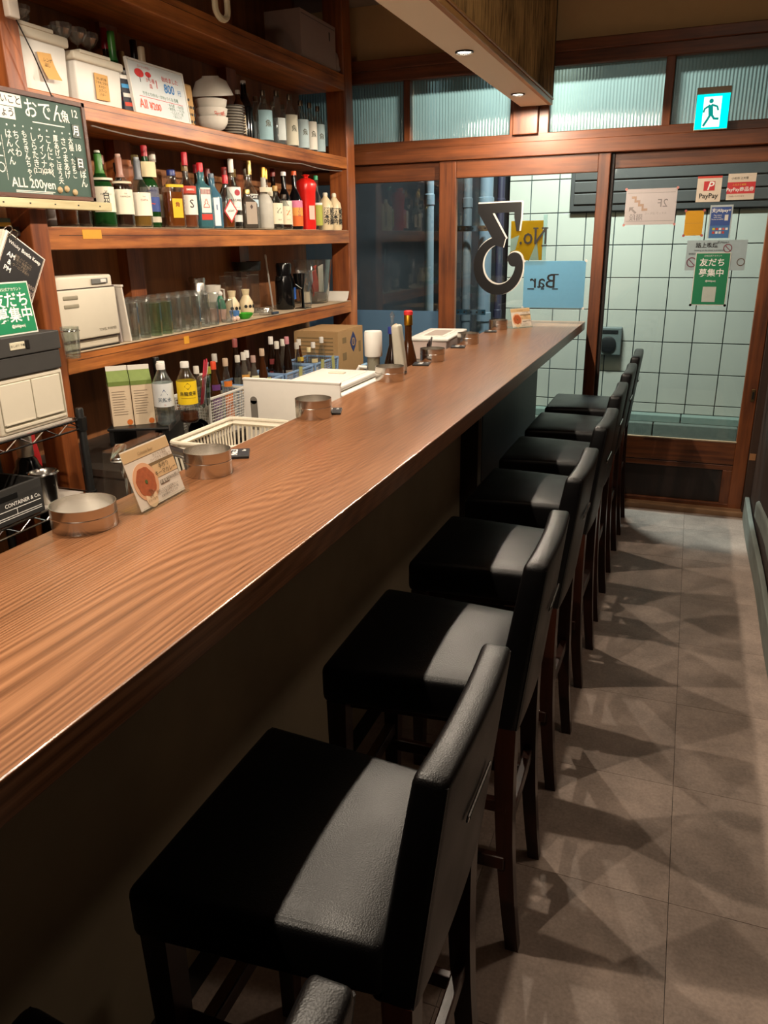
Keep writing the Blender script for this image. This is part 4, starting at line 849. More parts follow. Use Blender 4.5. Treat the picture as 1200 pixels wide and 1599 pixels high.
for y, lb in ((3.235, 'cream speckled vase beside the green figurine'), (3.36, 'cream speckled vase beside the acrylic tumblers')):
    t = thing('bud_vase', lb, 'vase', (-2.0, y, Z4 + 0.002)); obj('body', lathe([(0.028, 0), (0.036, 0.03), (0.032, 0.07), (0.015, 0.10), (0.020, 0.128), (0.016, 0.128), (0.011, 0.10), (0, 0.06)], 20), mat('cream_glaze', '#d9c6a0', 0.35), t, True)
    for a in (-1.1, -0.5, 0.1): obj('dark_spot', lathe([(0, 0), (0.008, 0), (0.008, 0.001), (0, 0.001)], 10), M_ink, t, None, (0.0355 * math.cos(a), 0.0355 * math.sin(a), 0.05), (0, PI / 2, a))
t = thing('glass_dish', 'bright green glass dish at the shelf edge', 'dish', (-1.955, 3.262, Z4 + 0.002)); obj('dish', lathe([(0.022, 0), (0.038, 0.014), (0.044, 0.026), (0.041, 0.026), (0.03, 0.012), (0, 0.006)], 20, flute=0.08, nfl=10), liquidm('bright_green_glass', '#4ac43a', 0.3), t, True)
t = thing('sake_cup', 'small blue cup at the shelf edge', 'cup', (-1.95, 3.165, Z4 + 0.002)); obj('cup', lathe([(0.014, 0), (0.022, 0.03), (0.024, 0.045), (0.021, 0.045), (0.012, 0.008), (0, 0.006)], 18), col('#4a78b0'), t, True)
for y in (3.125, 3.155): tag(obj('glass_bead', lathe([(0, 0), (0.009, 0.004), (0.012, 0.012), (0.009, 0.020), (0, 0.024)], 12, c=(-1.93, y, Z4 + 0.002)), col('#d8b8a8'), None, True), 'small pale pink ball at the shelf edge', 'ball', 'pale balls at the shelf edge')
t = thing('candy_jar', 'low clear glass pot with pink contents among the glasses', 'jar', (-2.005, 3.06, Z4 + 0.002)); obj('glass', lathe([(0.03, 0), (0.034, 0.01), (0.034, 0.09), (0.031, 0.09), (0.03, 0.012), (0, 0.008)], 20), M_clear, t, True); obj('filling', lathe([(0.028, 0.012), (0.028, 0.06), (0, 0.064)], 16), col('#c79a90'), t, True)
tumbler('clear tumbler standing at the shelf edge beside the blue cup', -1.945, 3.092, 0.10, 0.030, grp='single tumblers')
for k, (x, y, h, r) in enumerate(((-2.13, 3.40, 0.185, 0.032), (-2.15, 3.48, 0.20, 0.034), (-2.075, 3.46, 0.175, 0.033), (-2.15, 3.565, 0.20, 0.036), (-2.07, 3.555, 0.185, 0.036), (-2.12, 3.65, 0.20, 0.036))): tumbler('tall straight clear beer glass behind the vases', x, y, h, r, n=6, grp='tall beer glasses')
t = thing('ashtray_glass', 'small faceted clear glass ashtray at the shelf edge', 'ashtray', (-1.945, 3.45, Z4 + 0.002)); obj('bowl', lathe([(0.030, 0), (0.036, 0.006), (0.040, 0.03), (0.034, 0.03), (0.028, 0.012), (0, 0.01)], 8), M_cut, t)
tag(obj('lighter', box(-1.93, -1.915, 3.47, 3.53, Z4 + 0.002, Z4 + 0.014, 0.003), col('#2c3a4c')), 'small dark lighter lying at the shelf edge', 'lighter')
t = thing('black_pan', 'black lidded pot resting on the tall beer glasses', 'pot', (-2.125, 3.60, Z4 + 0.2035)); obj('body', lathe([(0.064, 0), (0.070, 0.006), (0.074, 0.046), (0.070, 0.046), (0.06, 0.01), (0, 0.008)], 28), M_black, t, True); obj('handle', rbox(0.010, 0.03, 0.006, 0.004, 2, c=(0.0, 0.098, 0.038)), M_black, t, True)
t = thing('coffee_pot', 'black vacuum coffee pot with lid on the glass shelf', 'pot', (-2.01, 3.78, Z4 + 0.002)); obj('body', lathe([(0.046, 0), (0.050, 0.01), (0.050, 0.14), (0.044, 0.17)], 24), mat('gloss_black', '#0c0c0d', 0.15), t, True)
obj('lid', lathe([(0.040, 0.17), (0.042, 0.225), (0.038, 0.235)], 20), MATS['gloss_black'], t, True); obj('handle', tube([(0.01, 0.046, 0.16), (0.01, 0.09, 0.15), (0.01, 0.09, 0.06), (0.01, 0.05, 0.04)], 0.009, 8), MATS['gloss_black'], t, True); obj('spout', rbox(0.012, 0.02, 0.012, 0.006, 2, c=(0, -0.048, 0.16)), MATS['gloss_black'], t, True); obj('blue_label', box(0.045, 0.0512, 0.02, 0.03, 0.05, 0.11), col('#3a6ac0'), t)
t = thing('glass_rack', 'black bent wire stand beside the coffee pot', 'stand', (-1.945, 3.86, Z4 + 0.002))
obj('leg', box(-0.006, 0.006, -0.006, 0.006, 0, 0.17, 0.002), MATS['gloss_black'], t); obj('cup', lathe([(0.022, 0.10), (0.034, 0.18), (0.031, 0.18), (0.02, 0.105), (0, 0.102)], 20, c=(0, -0.03, 0)), MATS['gloss_black'], t, True); obj('wire', tube([(0.01, -0.10, 0.13), (0.02, -0.05, 0.105), (0.015, 0.0, 0.125), (0.01, 0.03, 0.15)], 0.0018, 6), M_chrome, t, True); obj('foot', box(-0.03, 0.03, -0.04, 0.04, 0, 0.004), MATS['gloss_black'], t)
t = thing('decanter', 'cut crystal decanter glass on the glass shelf', 'decanter', (-1.99, 3.985, Z4 + 0.002)); obj('body', lathe([(0.030, 0), (0.034, 0.01), (0.028, 0.08), (0.046, 0.13), (0.042, 0.18), (0.050, 0.19), (0.046, 0.19), (0.036, 0.17), (0.04, 0.13), (0.022, 0.08), (0, 0.03)], 20, flute=0.12, nfl=10), M_cut, t); obj('pearl_fill', lathe([(0.026, 0.02), (0.022, 0.075), (0.0, 0.08)], 16), mat('pearl_fill', '#d8c8b0', 0.4), t, True)
t = thing('long_spoon', 'thin white stirring stick standing behind the coffee pot', 'stick', (-2.13, 3.86, Z4 + 0.002), (0.18, 0, 0)); obj('stick', box(-0.004, 0.004, -0.002, 0.002, 0, 0.27), M_white, t); obj('tip', rbox(0.006, 0.003, 0.012, 0.003, 2, c=(0, 0, 0.27)), M_white, t)
t = thing('ice_bucket', 'clear acrylic ice bucket with a red packet inside', 'bucket', (-2.045, 4.205, Z4 + 0.002)); obj('wall', lathe([(0.072, 0), (0.076, 0.004), (0.104, 0.235), (0.107, 0.24), (0.101, 0.24), (0.072, 0.012), (0, 0.01)], 28, sq=0.8), M_clear, t, True, angle=50)
o = obj('red_packet', rbox(0.004, 0.062, 0.08, 0.003, 1, (1, 6, 6), lambda x, y, z: (x + 0.012 * math.sin(y * 60 + z * 30), y, z)), mat('red_foil', '#b8262a', 0.4, var=0.2), t, True, (0.01, -0.01, 0.115), (0.3, 0.1, 0.2)); obj('white_leaflet', box(-0.002, 0.002, -0.03, 0.03, -0.08, 0.08), M_paper, t, None, (0.02, 0.06, 0.13), (0.2, 0.1, 0)); obj('ice_tray', box(-0.05, 0.05, -0.05, 0.05, 0.013, 0.06, 0.006), col('#6a5a58'), t)
o = thing('paper_mat', 'curled white paper at the post end of the glass shelf', 'paper', (-1.985, 4.385, Z4 + 0.003)); obj('sheet', rbox(0.065, 0.045, 0.0012, 0, 1, (1, 10, 1), lambda x, y, z: (x, y, z + 0.05 * max(0, y / 0.045) ** 2)), M_paper, o, True)
tag(obj('hung_tumbler', lathe([(0.022, 0), (0.024, 0.002), (0.030, 0.10), (0.028, 0.10), (0.022, 0.006), (0, 0.005)], 20, c=(-1.872, 2.025, 1.20)), M_clear, None, True), 'frosted measuring glass held by a wire ring on the left shelf post', 'glass')
tag(obj('wire_ring', tube([(-1.872 + 0.031 * math.cos(a * PI / 8), 2.025 + 0.031 * math.sin(a * PI / 8), 1.288) for a in range(16)] , 0.002, 6, closed=True), M_chrome, None, True), 'chrome wire ring on the left shelf post', 'ring')
# ------------------------------------------------------------------ lower back counter with baskets
bc = thing('back_counter', 'dark steel work counter under the glass shelf', 'counter', (-1.96, 3.2, 0))
obj('worktop', box(-0.245, 0.27, -1.14, 1.22, 0.78, 0.81, 0.003), mat('dull_steel', '#6a625a', 0.4, 0.8, var=0.1), bc)
for y0 in (-1.13, -0.35, 0.43): obj('door', box(0.22, 0.24, y0 + 0.004, y0 + 0.776, 0.06, 0.775, 0.003), mat('cabinet_dark', '#3a322c', 0.5), bc)
obj('carcass', box(-0.245, 0.218, -1.135, 1.215, 0.0, 0.779), mat('cabinet_dark', '#3a322c', 0.5), bc)
# raised black stand with cartons and PET bottles
rs = thing('riser_stand', 'black riser stand holding cartons and plastic bottles', 'stand', (-1.80, 2.30, 0.81), 0.42)
obj('top', box(-0.13, 0.085, -0.135, 0.17, 0.118, 0.128, 0.003), M_black, rs)
obj('front_panel', box(0.06, 0.075, -0.13, 0.165, 0.0, 0.119), M_black, rs); obj('rear_panel', box(-0.125, -0.11, -0.13, 0.165, 0.0, 0.119), M_black, rs)
obj('front_lip', box(0.085, 0.089, -0.135, 0.17, 0.115, 0.135, 0.001), mat('smoked_lip', '#4a4440', 0.3), rs)
ZR = 0.81 + 0.1282
M_carton = mat('carton_cream', '#cdb89c', 0.6, var=0.04); M_cgrn = mat('carton_green', '#6a7c3a', 0.55, var=0.25)
def carton(label, x, y, rz, capd):
    t = thing('drink_carton', label, 'carton', (x, y, ZR), rz, 'drink cartons on the black stand')
    w = 0.036
    obj('body', box(-w, w, -w, w, 0, 0.158, 0.001), M_carton, t)
    obj('green_band', box(-w - 0.0005, w + 0.0005, -w - 0.0005, w + 0.0005, 0.143, 0.158), M_cgrn, t)
    obj('gable', prism([(-w, 0.158), (w, 0.158), (0.004, 0.192), (-0.004, 0.192)], 2 * w, 'x', c=(-w, 0, 0)), M_cgrn, t)
    obj('top_fin', box(-w, w, -0.004, 0.004, 0.190, 0.208), M_paper, t)
    for q in range(10): obj('print_line', box(-w + 0.008, -w + 0.008 + 0.05 * random.uniform(0.7, 1), -w - 0.0009, -w - 0.0004, 0.122 - q * 0.009, 0.124 - q * 0.009), mat('grey_print', '#8a7a68', 0.7), t)
    obj('pear_print', lathe([(0, 0), (0.010, 0), (0.010, 0.0008), (0, 0.0008)], 12), col('#c86a2a'), t, None, (0.022, -w - 0.0002, 0.012), (PI / 2, 0, 0))
    obj('red_stripe', box(w + 0.0002, w + 0.0009, -0.02, -0.008, 0.05, 0.12), col('#c85a4a'), t)
    obj('screw_cap', lathe([(0.012, 0), (0.012, 0.012), (0.010, 0.014)], 14), col('#1e4a2a'), t, True, (0.01, 0.018, 0.178), (-0.75, 0, 0))
carton('cream and green drink carton at the outer end of the black stand', -1.862, 2.210, 0.78, 1)
carton('cream and green drink carton beside the mineral water bottle', -1.805, 2.258, 0.78, 1)
def pet(label, x, y, lc, liq, tx, bc_, fill=0.3):
    t = thing('plastic_bottle', label, 'bottle', (x, y, ZR), -0.85, 'plastic bottles on the black stand'); r = 0.035
    prof = [(r * 0.8, 0), (r * 0.98, 0.008)]
    for q in range(4): prof += [(r, 0.014 + q * 0.014), (r * 0.94, 0.021 + q * 0.014)]
    prof += [(r, 0.072), (r, 0.145), (r * 0.92, 0.156), (r * 0.55, 0.180), (0.014, 0.192), (0.013, 0.2)]
    obj('body', lathe(prof, 24), M_clear, t, True, angle=60)
    obj('drink', lathe([(p[0] * 0.94, p[1] + 0.001) for p in prof[:int(len(prof) * fill) + 2]], 20), LQ[liq], t, True)
    obj('cap', lathe([(0.0155, 0.196), (0.0155, 0.214), (0.0145, 0.216)], 18, flute=0.05, nfl=18), M_white, t, True)
    obj('wrap_label', lathe([(r * 1.02, 0.068), (r * 1.02, 0.150)], 28, caps=False), col(lc), t, True)
    for (b, s, c, z, bo) in tx: text('lettering', b, s, col(c), t, (r * 1.035, 0, z), FACE_X, bend=round(r * 1.035, 4), bold=bo)
    return t
pet('clear water bottle with grey mountain label on the black stand', -1.706, 2.255, '#cfd2d2', 'water', [('▲', 0.028, '#2a4a78', 0.118, 0), ('天然水', 0.016, '#3a4a5c', 0.092, 0.0002), ('2L', 0.008, '#b86a5a', 0.075, 0)], 0)
pet('barley tea bottle with bright yellow label on the black stand', -1.648, 2.315, '#e6c21c', 'tea', [('◆', 0.026, '#2a2416', 0.132, 0), ('烏龍麦茶', 0.016, '#2a2416', 0.106, 0.0002), ('━━━━━', 0.011, '#6a4a14', 0.090, 0)], 0)
B('water bottle with white cap behind the mineral water bottle', -1.765, 2.335, ZR, 0.21, 0.032, 'clear', 'water', 0.5, '#e2ded6', 0.09, 0.015, 0.65, 0.85, 0.42, group='plastic bottles on the black stand')
# black bottle, bag with straws
B('tall slim black bottle leaning under the glass shelf', -1.90, 2.487, 0.812, 0.325, 0.033, 'black', None, 0.5, '#101010', 0.12, 0.013, 0.5, 0.72, 0.38, lab=[(0.22, 0.50, '#3a2a1a', 1.2), (0.34, 0.42, '#b08a4a', 0.5)], group='dark bottles on the back counter')
t = thing('straw_bag', 'clear plastic bag of red straws', 'bag', (-1.70, 2.47, 0.95), (0.0, 0.15, 0.3))
obj('bag', rbox(0.02, 0.042, 0.06, 0.012, 2, (1, 5, 5), lambda x, y, z: (x * (1 - 4 * z) + 0.003 * math.sin(y * 90), y * (1 + 2.5 * z), z), c=(0, 0, 0.07)), glass('plastic_bag', '#dfe4e2', 1.6, 1.5, 0.12, 0.12), t, True)
for k in range(6): obj('straw', tube([(0.0, -0.012 + 0.006 * k, 0.02), (0.002, -0.008 + 0.010 * k, 0.19 - 0.008 * (k % 3))], 0.0028, 6), col('#c43a4a' if k < 5 else '#e6d8d0'), t, True)
t = thing('black_bowl', 'glossy black bowl standing on edge beside the tea bottle', 'bowl', (-1.74, 2.475, 0.8605), (0, 1.35, -0.5)); obj('shell', bowl_mesh(0.045, 0.035), MATS['gloss_black'], t, True, angle=50)
# mesh baskets (holes built as bars)
def basket(label, x, y, z, lx, ly, h, m, rz=0, grp=None, pitch=0.011, tabs=0, name='mesh_basket', bar_w=0.0022, solid=0.25):
    t = thing(name, label, 'basket', (x, y, z), rz, grp); hx, hy = lx / 2, ly / 2; tp = 1.06
    obj('base', box(-hx * 0.94, hx * 0.94, -hy * 0.94, hy * 0.94, 0, 0.004), m, t)
    rim = bmesh.new()
    for (a, b, c, d) in ((-hx * tp - 0.004, hx * tp + 0.004, hy * tp - 0.004, hy * tp + 0.004), (-hx * tp - 0.004, hx * tp + 0.004, -hy * tp - 0.004, -hy * tp + 0.004), (hx * tp - 0.004, hx * tp + 0.004, -hy * tp, hy * tp), (-hx * tp - 0.004, -hx * tp + 0.004, -hy * tp, hy * tp)): box(a, b, c, d, h - 0.010, h, 0.002, rim)
    obj('rim', rim, m, t)
    for s, (lx_, along) in enumerate(((hx, 'x'), (hy, 'y'))):
        for sg in (-1, 1):
            bm = bmesh.new(); oth = hy if along == 'x' else hx
            n = int(2 * lx_ / pitch)
            for i in range(n + 1):
                u = -lx_ + 2 * lx_ * i / n
                for (z0, z1) in ((0.0, h - 0.008),):
                    p0, p1 = 0.96, tp
                    if along == 'x': tube([(u * 0.97, sg * oth * p0, z0), (u * tp, sg * oth * p1, z1)], bar_w / 2, 4, bm)
                    else: tube([(sg * oth * p0, u * 0.97, z0), (sg * oth * p1, u * tp, z1)], bar_w / 2, 4, bm)
            nz = int(h * (1 - solid) / pitch)
            for i in range(nz + 1):
                zz = h * solid * 0.5 + h * (1 - solid) * i / nz; q = 0.96 + (tp - 0.96) * zz / h
                if along == 'x': tube([(-lx_ * q, sg * oth * q, zz), (lx_ * q, sg * oth * q, zz)], bar_w / 2, 4, bm)
                else: tube([(sg * oth * q, -lx_ * q, zz), (sg * oth * q, lx_ * q, zz)], bar_w / 2, 4, bm)
            o = obj('mesh_side', bm, m, t); o['kind'] = 'stuff'
    for sx in (-1, 1):
        for sy in (-1, 1): obj('corner', tube([(sx * hx * 0.96, sy * hy * 0.96, 0), (sx * hx * tp, sy * hy * tp, h)], 0.006, 6), m, t, True)
    for k in range(tabs):
        yy = -hy + 2 * hy * (k + 0.5) / tabs
        obj('tape_tab', rbox(0.001, 0.016, 0.035, 0, 1, c=(hx * tp + 0.006, yy, h - 0.024), rot=Euler((0.12 * (k % 2 * 2 - 1), 0, 0))), mat('green_tape', '#a8a86a', 0.7, var=0.1), t)
    return t
M_bbl = mat('blue_basket', '#7f9cc0', 0.45, var=0.05); M_bw = mat('white_basket', '#cfcbc2', 0.45, var=0.03)
basket('white mesh basket beside the straw bag', -1.79, 2.66, 0.811, 0.17, 0.26, 0.17, M_bw, 0, 'mesh baskets on the back counter')
basket('blue mesh basket of small bottles beside the white basket', -1.79, 2.99, 0.811, 0.17, 0.26, 0.165, M_bbl, 0, 'mesh baskets on the back counter', tabs=1)
basket('blue mesh basket of small bottles in the middle of the row', -1.79, 3.30, 0.811, 0.17, 0.26, 0.165, M_bbl, 0, 'mesh baskets on the back counter', tabs=1)
basket('blue mesh basket of small bottles beside the cardboard carton', -1.79, 3.61, 0.811, 0.17, 0.26, 0.165, M_bbl, 0, 'mesh baskets on the back counter', tabs=2)
Gm = 'small bottles in the baskets'
sm = [(2.58, 0.25, 'clear', '#c8c2b4', None, 'small clear bottle with white cap in the white basket'), (2.625, 0.27, 'clear', '#cfc9bc', None, 'small clear bottle with pale cap beside the red capped sauce bottle'), (2.665, 0.285, 'brown', '#d0482a', '#5a2a6a', 'small bottle with pointed red orange cap and purple label'), (2.71, 0.255, 'green', '#8a8a3a', '#8aa08a', 'small green bottle with olive cap in the white basket'), (2.755, 0.285, 'clear', '#b8a088', '#c86a1a', 'small clear bottle with tan cap and orange label'), (2.762, 0.30, 'dark', '#b0aca4', None, 'small dark bottle with grey cap in the white basket'),
      (2.90, 0.29, 'grey', '#c8c2b8', '#c89040', 'small grey bottle with wide cap and gold label'), (2.94, 0.27, 'clear', '#cfc9bc', None, 'small clear bottle with white cap in the first blue basket'), (2.98, 0.265, 'grey', '#a88a80', '#cfc8a0', 'small bottle with dusty pink capsule'), (3.02, 0.28, 'clear', '#d8d4cc', '#cfc0a0', 'small clear bottle with printed white cap'), (3.06, 0.285, 'brown', '#b8a088', None, 'small brown bottle with tan cap'), (2.96, 0.335, 'dark', '#8a4a48', None, 'taller dark bottle with dull red cap in the first blue basket'),
      (3.20, 0.30, 'dark', '#cfc9bc', None, 'small dark bottle with white cap in the second blue basket'), (3.245, 0.315, 'dark', '#d8d4cc', '#7a2a2a', 'dark glass cola bottle with white cap'), (3.30, 0.31, 'dark', '#b87a80', None, 'small dark bottle with pink cap'), (3.36, 0.29, 'grey', '#cfc9bc', None, 'small smoky bottle with white cap in the second blue basket'), (3.40, 0.27, 'clear', '#b8b2a6', None, 'small clear bottle with grey cap in the second blue basket'),
      (3.53, 0.27, 'brown', '#cfc9bc', '#c8a83a', 'small brown bottle with white cap beside the carton'), (3.58, 0.25, 'clear', '#d8d4cc', '#c8b88a', 'small clear bottle with white cap beside the carton'), (3.64, 0.215, 'clear', '#e0d0a0', None, 'small bottle with round cream cap'), (3.68, 0.265, 'clear', '#d0ccc4', None, 'slim clear bottle with white cap near the carton')]
for k, (y, h, gl, cap, lc, lb) in enumerate(sm):
    B(lb, -1.76 - 0.055 * (k % 2) - (0.035 if k == 11 else 0), y + (0.025 if k == 11 else 0), 0.8155, h, 0.0215, gl, None, 0.5, cap, 0.11, 0.0115, 0.56, 0.82, 0.42, lab=[(0.15, 0.5, lc or '#8a8478', 1.1), ] + ([(0.6, 0.68, lc, 1.0)] if lc else []), group=Gm, seg=14)
# carton box
t = thing('shipping_carton', 'brown cardboard carton with blue crest beside the shelf post', 'box', (-1.83, 3.93, 0.8105))
obj('carton', box(-0.13, 0.13, -0.17, 0.17, 0, 0.285, 0.002), mat('kraft_board', '#a8865a', 0.85, var=0.06, scale=50), t)
obj('flap', box(-0.129, 0.129, -0.169, 0.169, 0.285, 0.289), MATS['kraft_board'], t)
for (y, z, w, h) in ((-0.09, 0.235, 0.05, 0.03), (-0.09, 0.15, 0.05, 0.04), (0.12, 0.18, 0.03, 0.06)): obj('print_block', box(0.1302, 0.1308, y - w / 2, y + w / 2, z - h / 2, z + h / 2), mat('faded_print', '#7d6846', 0.9), t)
cr = obj('crest', prism([(0.045 * math.cos(PI / 2 + k * PI / 4) * (1 if k % 2 == 0 else 0.78), 0.055 * math.sin(PI / 2 + k * PI / 4) * (1 if k % 2 == 0 else 0.8)) for k in range(8)], 0.001, 'x', c=(0.1302, 0.03, 0.215)), col('#2c3a6a'), t)
obj('crest_ring', lathe([(0.016, 0), (0.022, 0), (0.022, 0.0008), (0.016, 0.0008), (0.016, 0)], 20, caps=False), MATS['kraft_board'], cr, None, (0.1313, 0.03, 0.215), (0, PI / 2, 0))
text('lettering', '泡', 0.024, MATS['kraft_board'], cr, (0.1318, 0.03, 0.215), FACE_X)
for q in range(5): obj('print_line', box(-0.11, 0.1, -0.1708, -0.1702, 0.25 - q * 0.02, 0.256 - q * 0.02), MATS['faded_print'], t)
t = thing('tap_lever', 'pale blue plastic tap lever beside the carton', 'tap', (-1.66, 4.02, 0.8105)); obj('post', lathe([(0.012, 0), (0.010, 0.07)], 12), M_chrome, t, True); obj('lever', rbox(0.012, 0.035, 0.01, 0.008, 2, c=(0, 0, 0.078)), col('#8fb8d8'), t, True)
# ------------------------------------------------------------------ prep ledge behind the counter
pl = thing('prep_counter', 'stainless prep counter below the bar top', 'counter', (-1.19, 2.9, 0))
obj('worktop', box(-0.20, 0.185, -1.75, 1.72, 0.84, 0.87, 0.004), M_steel, pl)
obj('front', box(-0.18, -0.16, -1.74, 1.71, 0.05, 0.84), mat('cabinet_dark', '#3a322c', 0.5), pl); obj('side', box(-0.16, 0.18, -1.74, -1.72, 0.0, 0.84), MATS['cabinet_dark'], pl); obj('plinth', box(-0.15, 0.18, -1.7, 1.70, 0.0, 0.06), MATS['cabinet_dark'], pl)
ZP = 0.8705
# cream slotted basket
def slotted(label, x, y, z, lx, ly, h, m, rz=0):
    t = thing('slotted_basket', label, 'basket', (x, y, z), rz); hx, hy = lx / 2, ly / 2
    obj('base', box(-hx * 0.85, hx * 0.85, -hy * 0.88, hy * 0.88, 0, 0.004, 0.001), m, t)
    pts = [(sx * (hx - 0.02) + 0.02 * math.cos(a), sy * (hy - 0.02) + 0.02 * math.sin(a), h) for (sx, sy, a0) in ((1, 1, 0), (-1, 1, PI / 2), (-1, -1, PI), (1, -1, 1.5 * PI)) for a in (a0, a0 + PI / 4, a0 + PI / 2)]
    obj('rim', tube(pts, 0.007, 8, closed=True), m, t, True)
    for along, L_, O_ in (('x', hx, hy), ('y', hy, hx)):
        for sg in (-1, 1):
            n = int(2 * L_ / 0.018)
            for i in range(n + 1):
                u = -L_ * 0.92 + 2 * L_ * 0.92 * i / n
                a = (u * 0.9, sg * O_ * 0.87, 0.0) if along == 'x' else (sg * O_ * 0.87, u * 0.9, 0.0); b = (u, sg * O_ * 0.99, h) if along == 'x' else (sg * O_ * 0.99, u, h)
                obj('side_slat', tube([a, b], 0.0042, 4), m, t)
            w = [Vector((-L_ * 0.9, sg * O_ * 0.9, h * 0.12)), Vector((L_ * 0.9, sg * O_ * 0.9, h * 0.12))] if along == 'x' else [Vector((sg * O_ * 0.9, -L_ * 0.9, h * 0.12)), Vector((sg * O_ * 0.9, L_ * 0.9, h * 0.12))]
            obj('lower_band', tube(w, 0.009, 4), m, t)
            w2 = [Vector((p.x * 1.08, p.y * 1.08, h * 0.9)) for p in w]; obj('upper_band', tube(w2, 0.009, 4), m, t)
    return t
slotted('cream slotted plastic basket beside the stainless ashtray', -1.255, 1.975, ZP, 0.22, 0.34, 0.135, M_cream)
# white board standing across
t = thing('cutting_board', 'white plastic board standing on edge behind the ashtray', 'board', (-1.185, 2.235, ZP))
bm = rbox(0.178, 0.006, 0.126, 0.004, 2, c=(0, 0, 0.126)); o = obj('panel', bm, M_white, t, True, angle=40); obj('edge_bead', box(-0.178, 0.178, -0.008, 0.008, 0.246, 0.254, 0.002), M_white, t)
obj('handle_slot', rbox(0.013, 0.001, 0.05, 0.0009, 1, c=(-0.14, -0.0066, 0.13)), mat('slot_grey', '#6a655e', 0.8), t); obj('slot_top', lathe([(0, 0), (0.013, 0), (0.013, 0.002), (0, 0.002)], 16), MATS['slot_grey'], t, None, (-0.14, -0.0056, 0.18), (PI / 2, 0, 0))
# white drain trays
for k, (lx, ly, dz, lb) in enumerate(((0.27, 0.40, 0.0, 'large white plastic drain tray behind the board'), (0.23, 0.34, 0.022, 'smaller white plastic tray lid on the drain tray'))):
    t = thing('drain_tray', lb, 'tray', (-1.155, 2.475, ZP + 0.185 + dz), 0.0)
    obj('shell', rbox(lx / 2, ly / 2, 0.010, 0.009, 2, c=(0, 0, 0.010)), M_white, t, True, angle=50)
    obj('raised_panel', rbox(lx / 2 - 0.03, ly / 2 - 0.03, 0.0015, 0.001, 1, c=(0, 0, 0.0205)), M_white, t)
    if k: obj('grip', rbox(0.03, 0.012, 0.003, 0.002, 1, c=(0, 0.06, 0.0245)), M_cream, t)
t = thing('tray_stand', 'white tub under the drain trays', 'tub', (-1.165, 2.475, ZP)); obj('tub', rbox(0.11, 0.16, 0.092, 0.01, 2, c=(0, 0, 0.092)), M_white, t, True); obj('tub_rim', box(-0.118, 0.118, -0.168, 0.168, 0.176, 0.1845, 0.003), M_white, t)
# dispensers and bottles
t = thing('spice_mill', 'white capped clear dispenser mill on the prep counter', 'dispenser', (-1.095, 2.742, ZP)); obj('stand_cup', lathe([(0.030, 0), (0.032, 0.10), (0.026, 0.165)], 20), M_black, t, True); obj('lower_ring', lathe([(0.026, 0.165), (0.027, 0.168), (0.027, 0.202), (0.025, 0.205)], 20), M_white, t, True); obj('glass', lathe([(0.024, 0.204), (0.024, 0.268)], 20), liquidm('spice_glass', '#9a9480', 0.3), t, True)
obj('cap', lathe([(0.032, 0.264), (0.034, 0.268), (0.034, 0.352), (0.031, 0.358)], 24), M_white, t, True); obj('lever', tube([(-0.024, -0.01, 0.222), (-0.05, -0.02, 0.225), (-0.066, -0.024, 0.195)], 0.008, 6), M_white, t, True)
B('dark green oil bottle with blue pourer collar', -1.05, 2.83, ZP, 0.365, 0.033, 'dark', None, 0.5, '#26347a', 0.07, 0.018, 0.60, 0.80, 0.40, group='sauce bottles on the prep counter', extra=lambda t, h, r: obj('pour_spout', lathe([(0.007, h), (0.006, h + 0.03), (0.010, h + 0.042), (0.003, h + 0.056)], 10), M_clear, t, True))
B('amber sauce bottle with red and gold cap', -1.025, 2.945, ZP, 0.40, 0.033, 'brown', 'dark', 0.5, '#b8862a', 0.10, 0.017, 0.55, 0.75, 0.42, group='sauce bottles on the prep counter', capmetal=1, extra=lambda t, h, r: obj('red_top', lathe([(0.018, h), (0.018, h + 0.012), (0.015, h + 0.016)], 14), M_red, t, True))
t = thing('squeeze_tube', 'translucent grey squeeze tube leaning beside the ashtray', 'tube', (-0.955, 2.665, ZC), (0.0, -0.10, 0)); obj('body', rbox(0.016, 0.022, 0.085, 0.010, 3, (1, 1, 6), lambda x, y, z: (x * (1.15 - 2.2 * z), y * (1 + 1.5 * z), z), c=(0, 0, 0.093)), mat('grey_translucent', '#aaa596', 0.35), t, True); obj('cap', rbox(0.016, 0.020, 0.005, 0.003, 1, c=(0, 0, 0.006)), col('#5a6068'), t)
t = thing('tongs_ring', 'small round brass knob behind the squeeze tube', 'knob', (-1.06, 2.90, ZP)); obj('stem', lathe([(0.012, 0), (0.010, 0.33)], 10), M_black, t, True); obj('knob', lathe([(0.0, 0.33), (0.014, 0.336), (0.018, 0.350), (0.012, 0.366), (0, 0.37)], 16), mat('tan_knob', '#b89a72', 0.4), t, True)
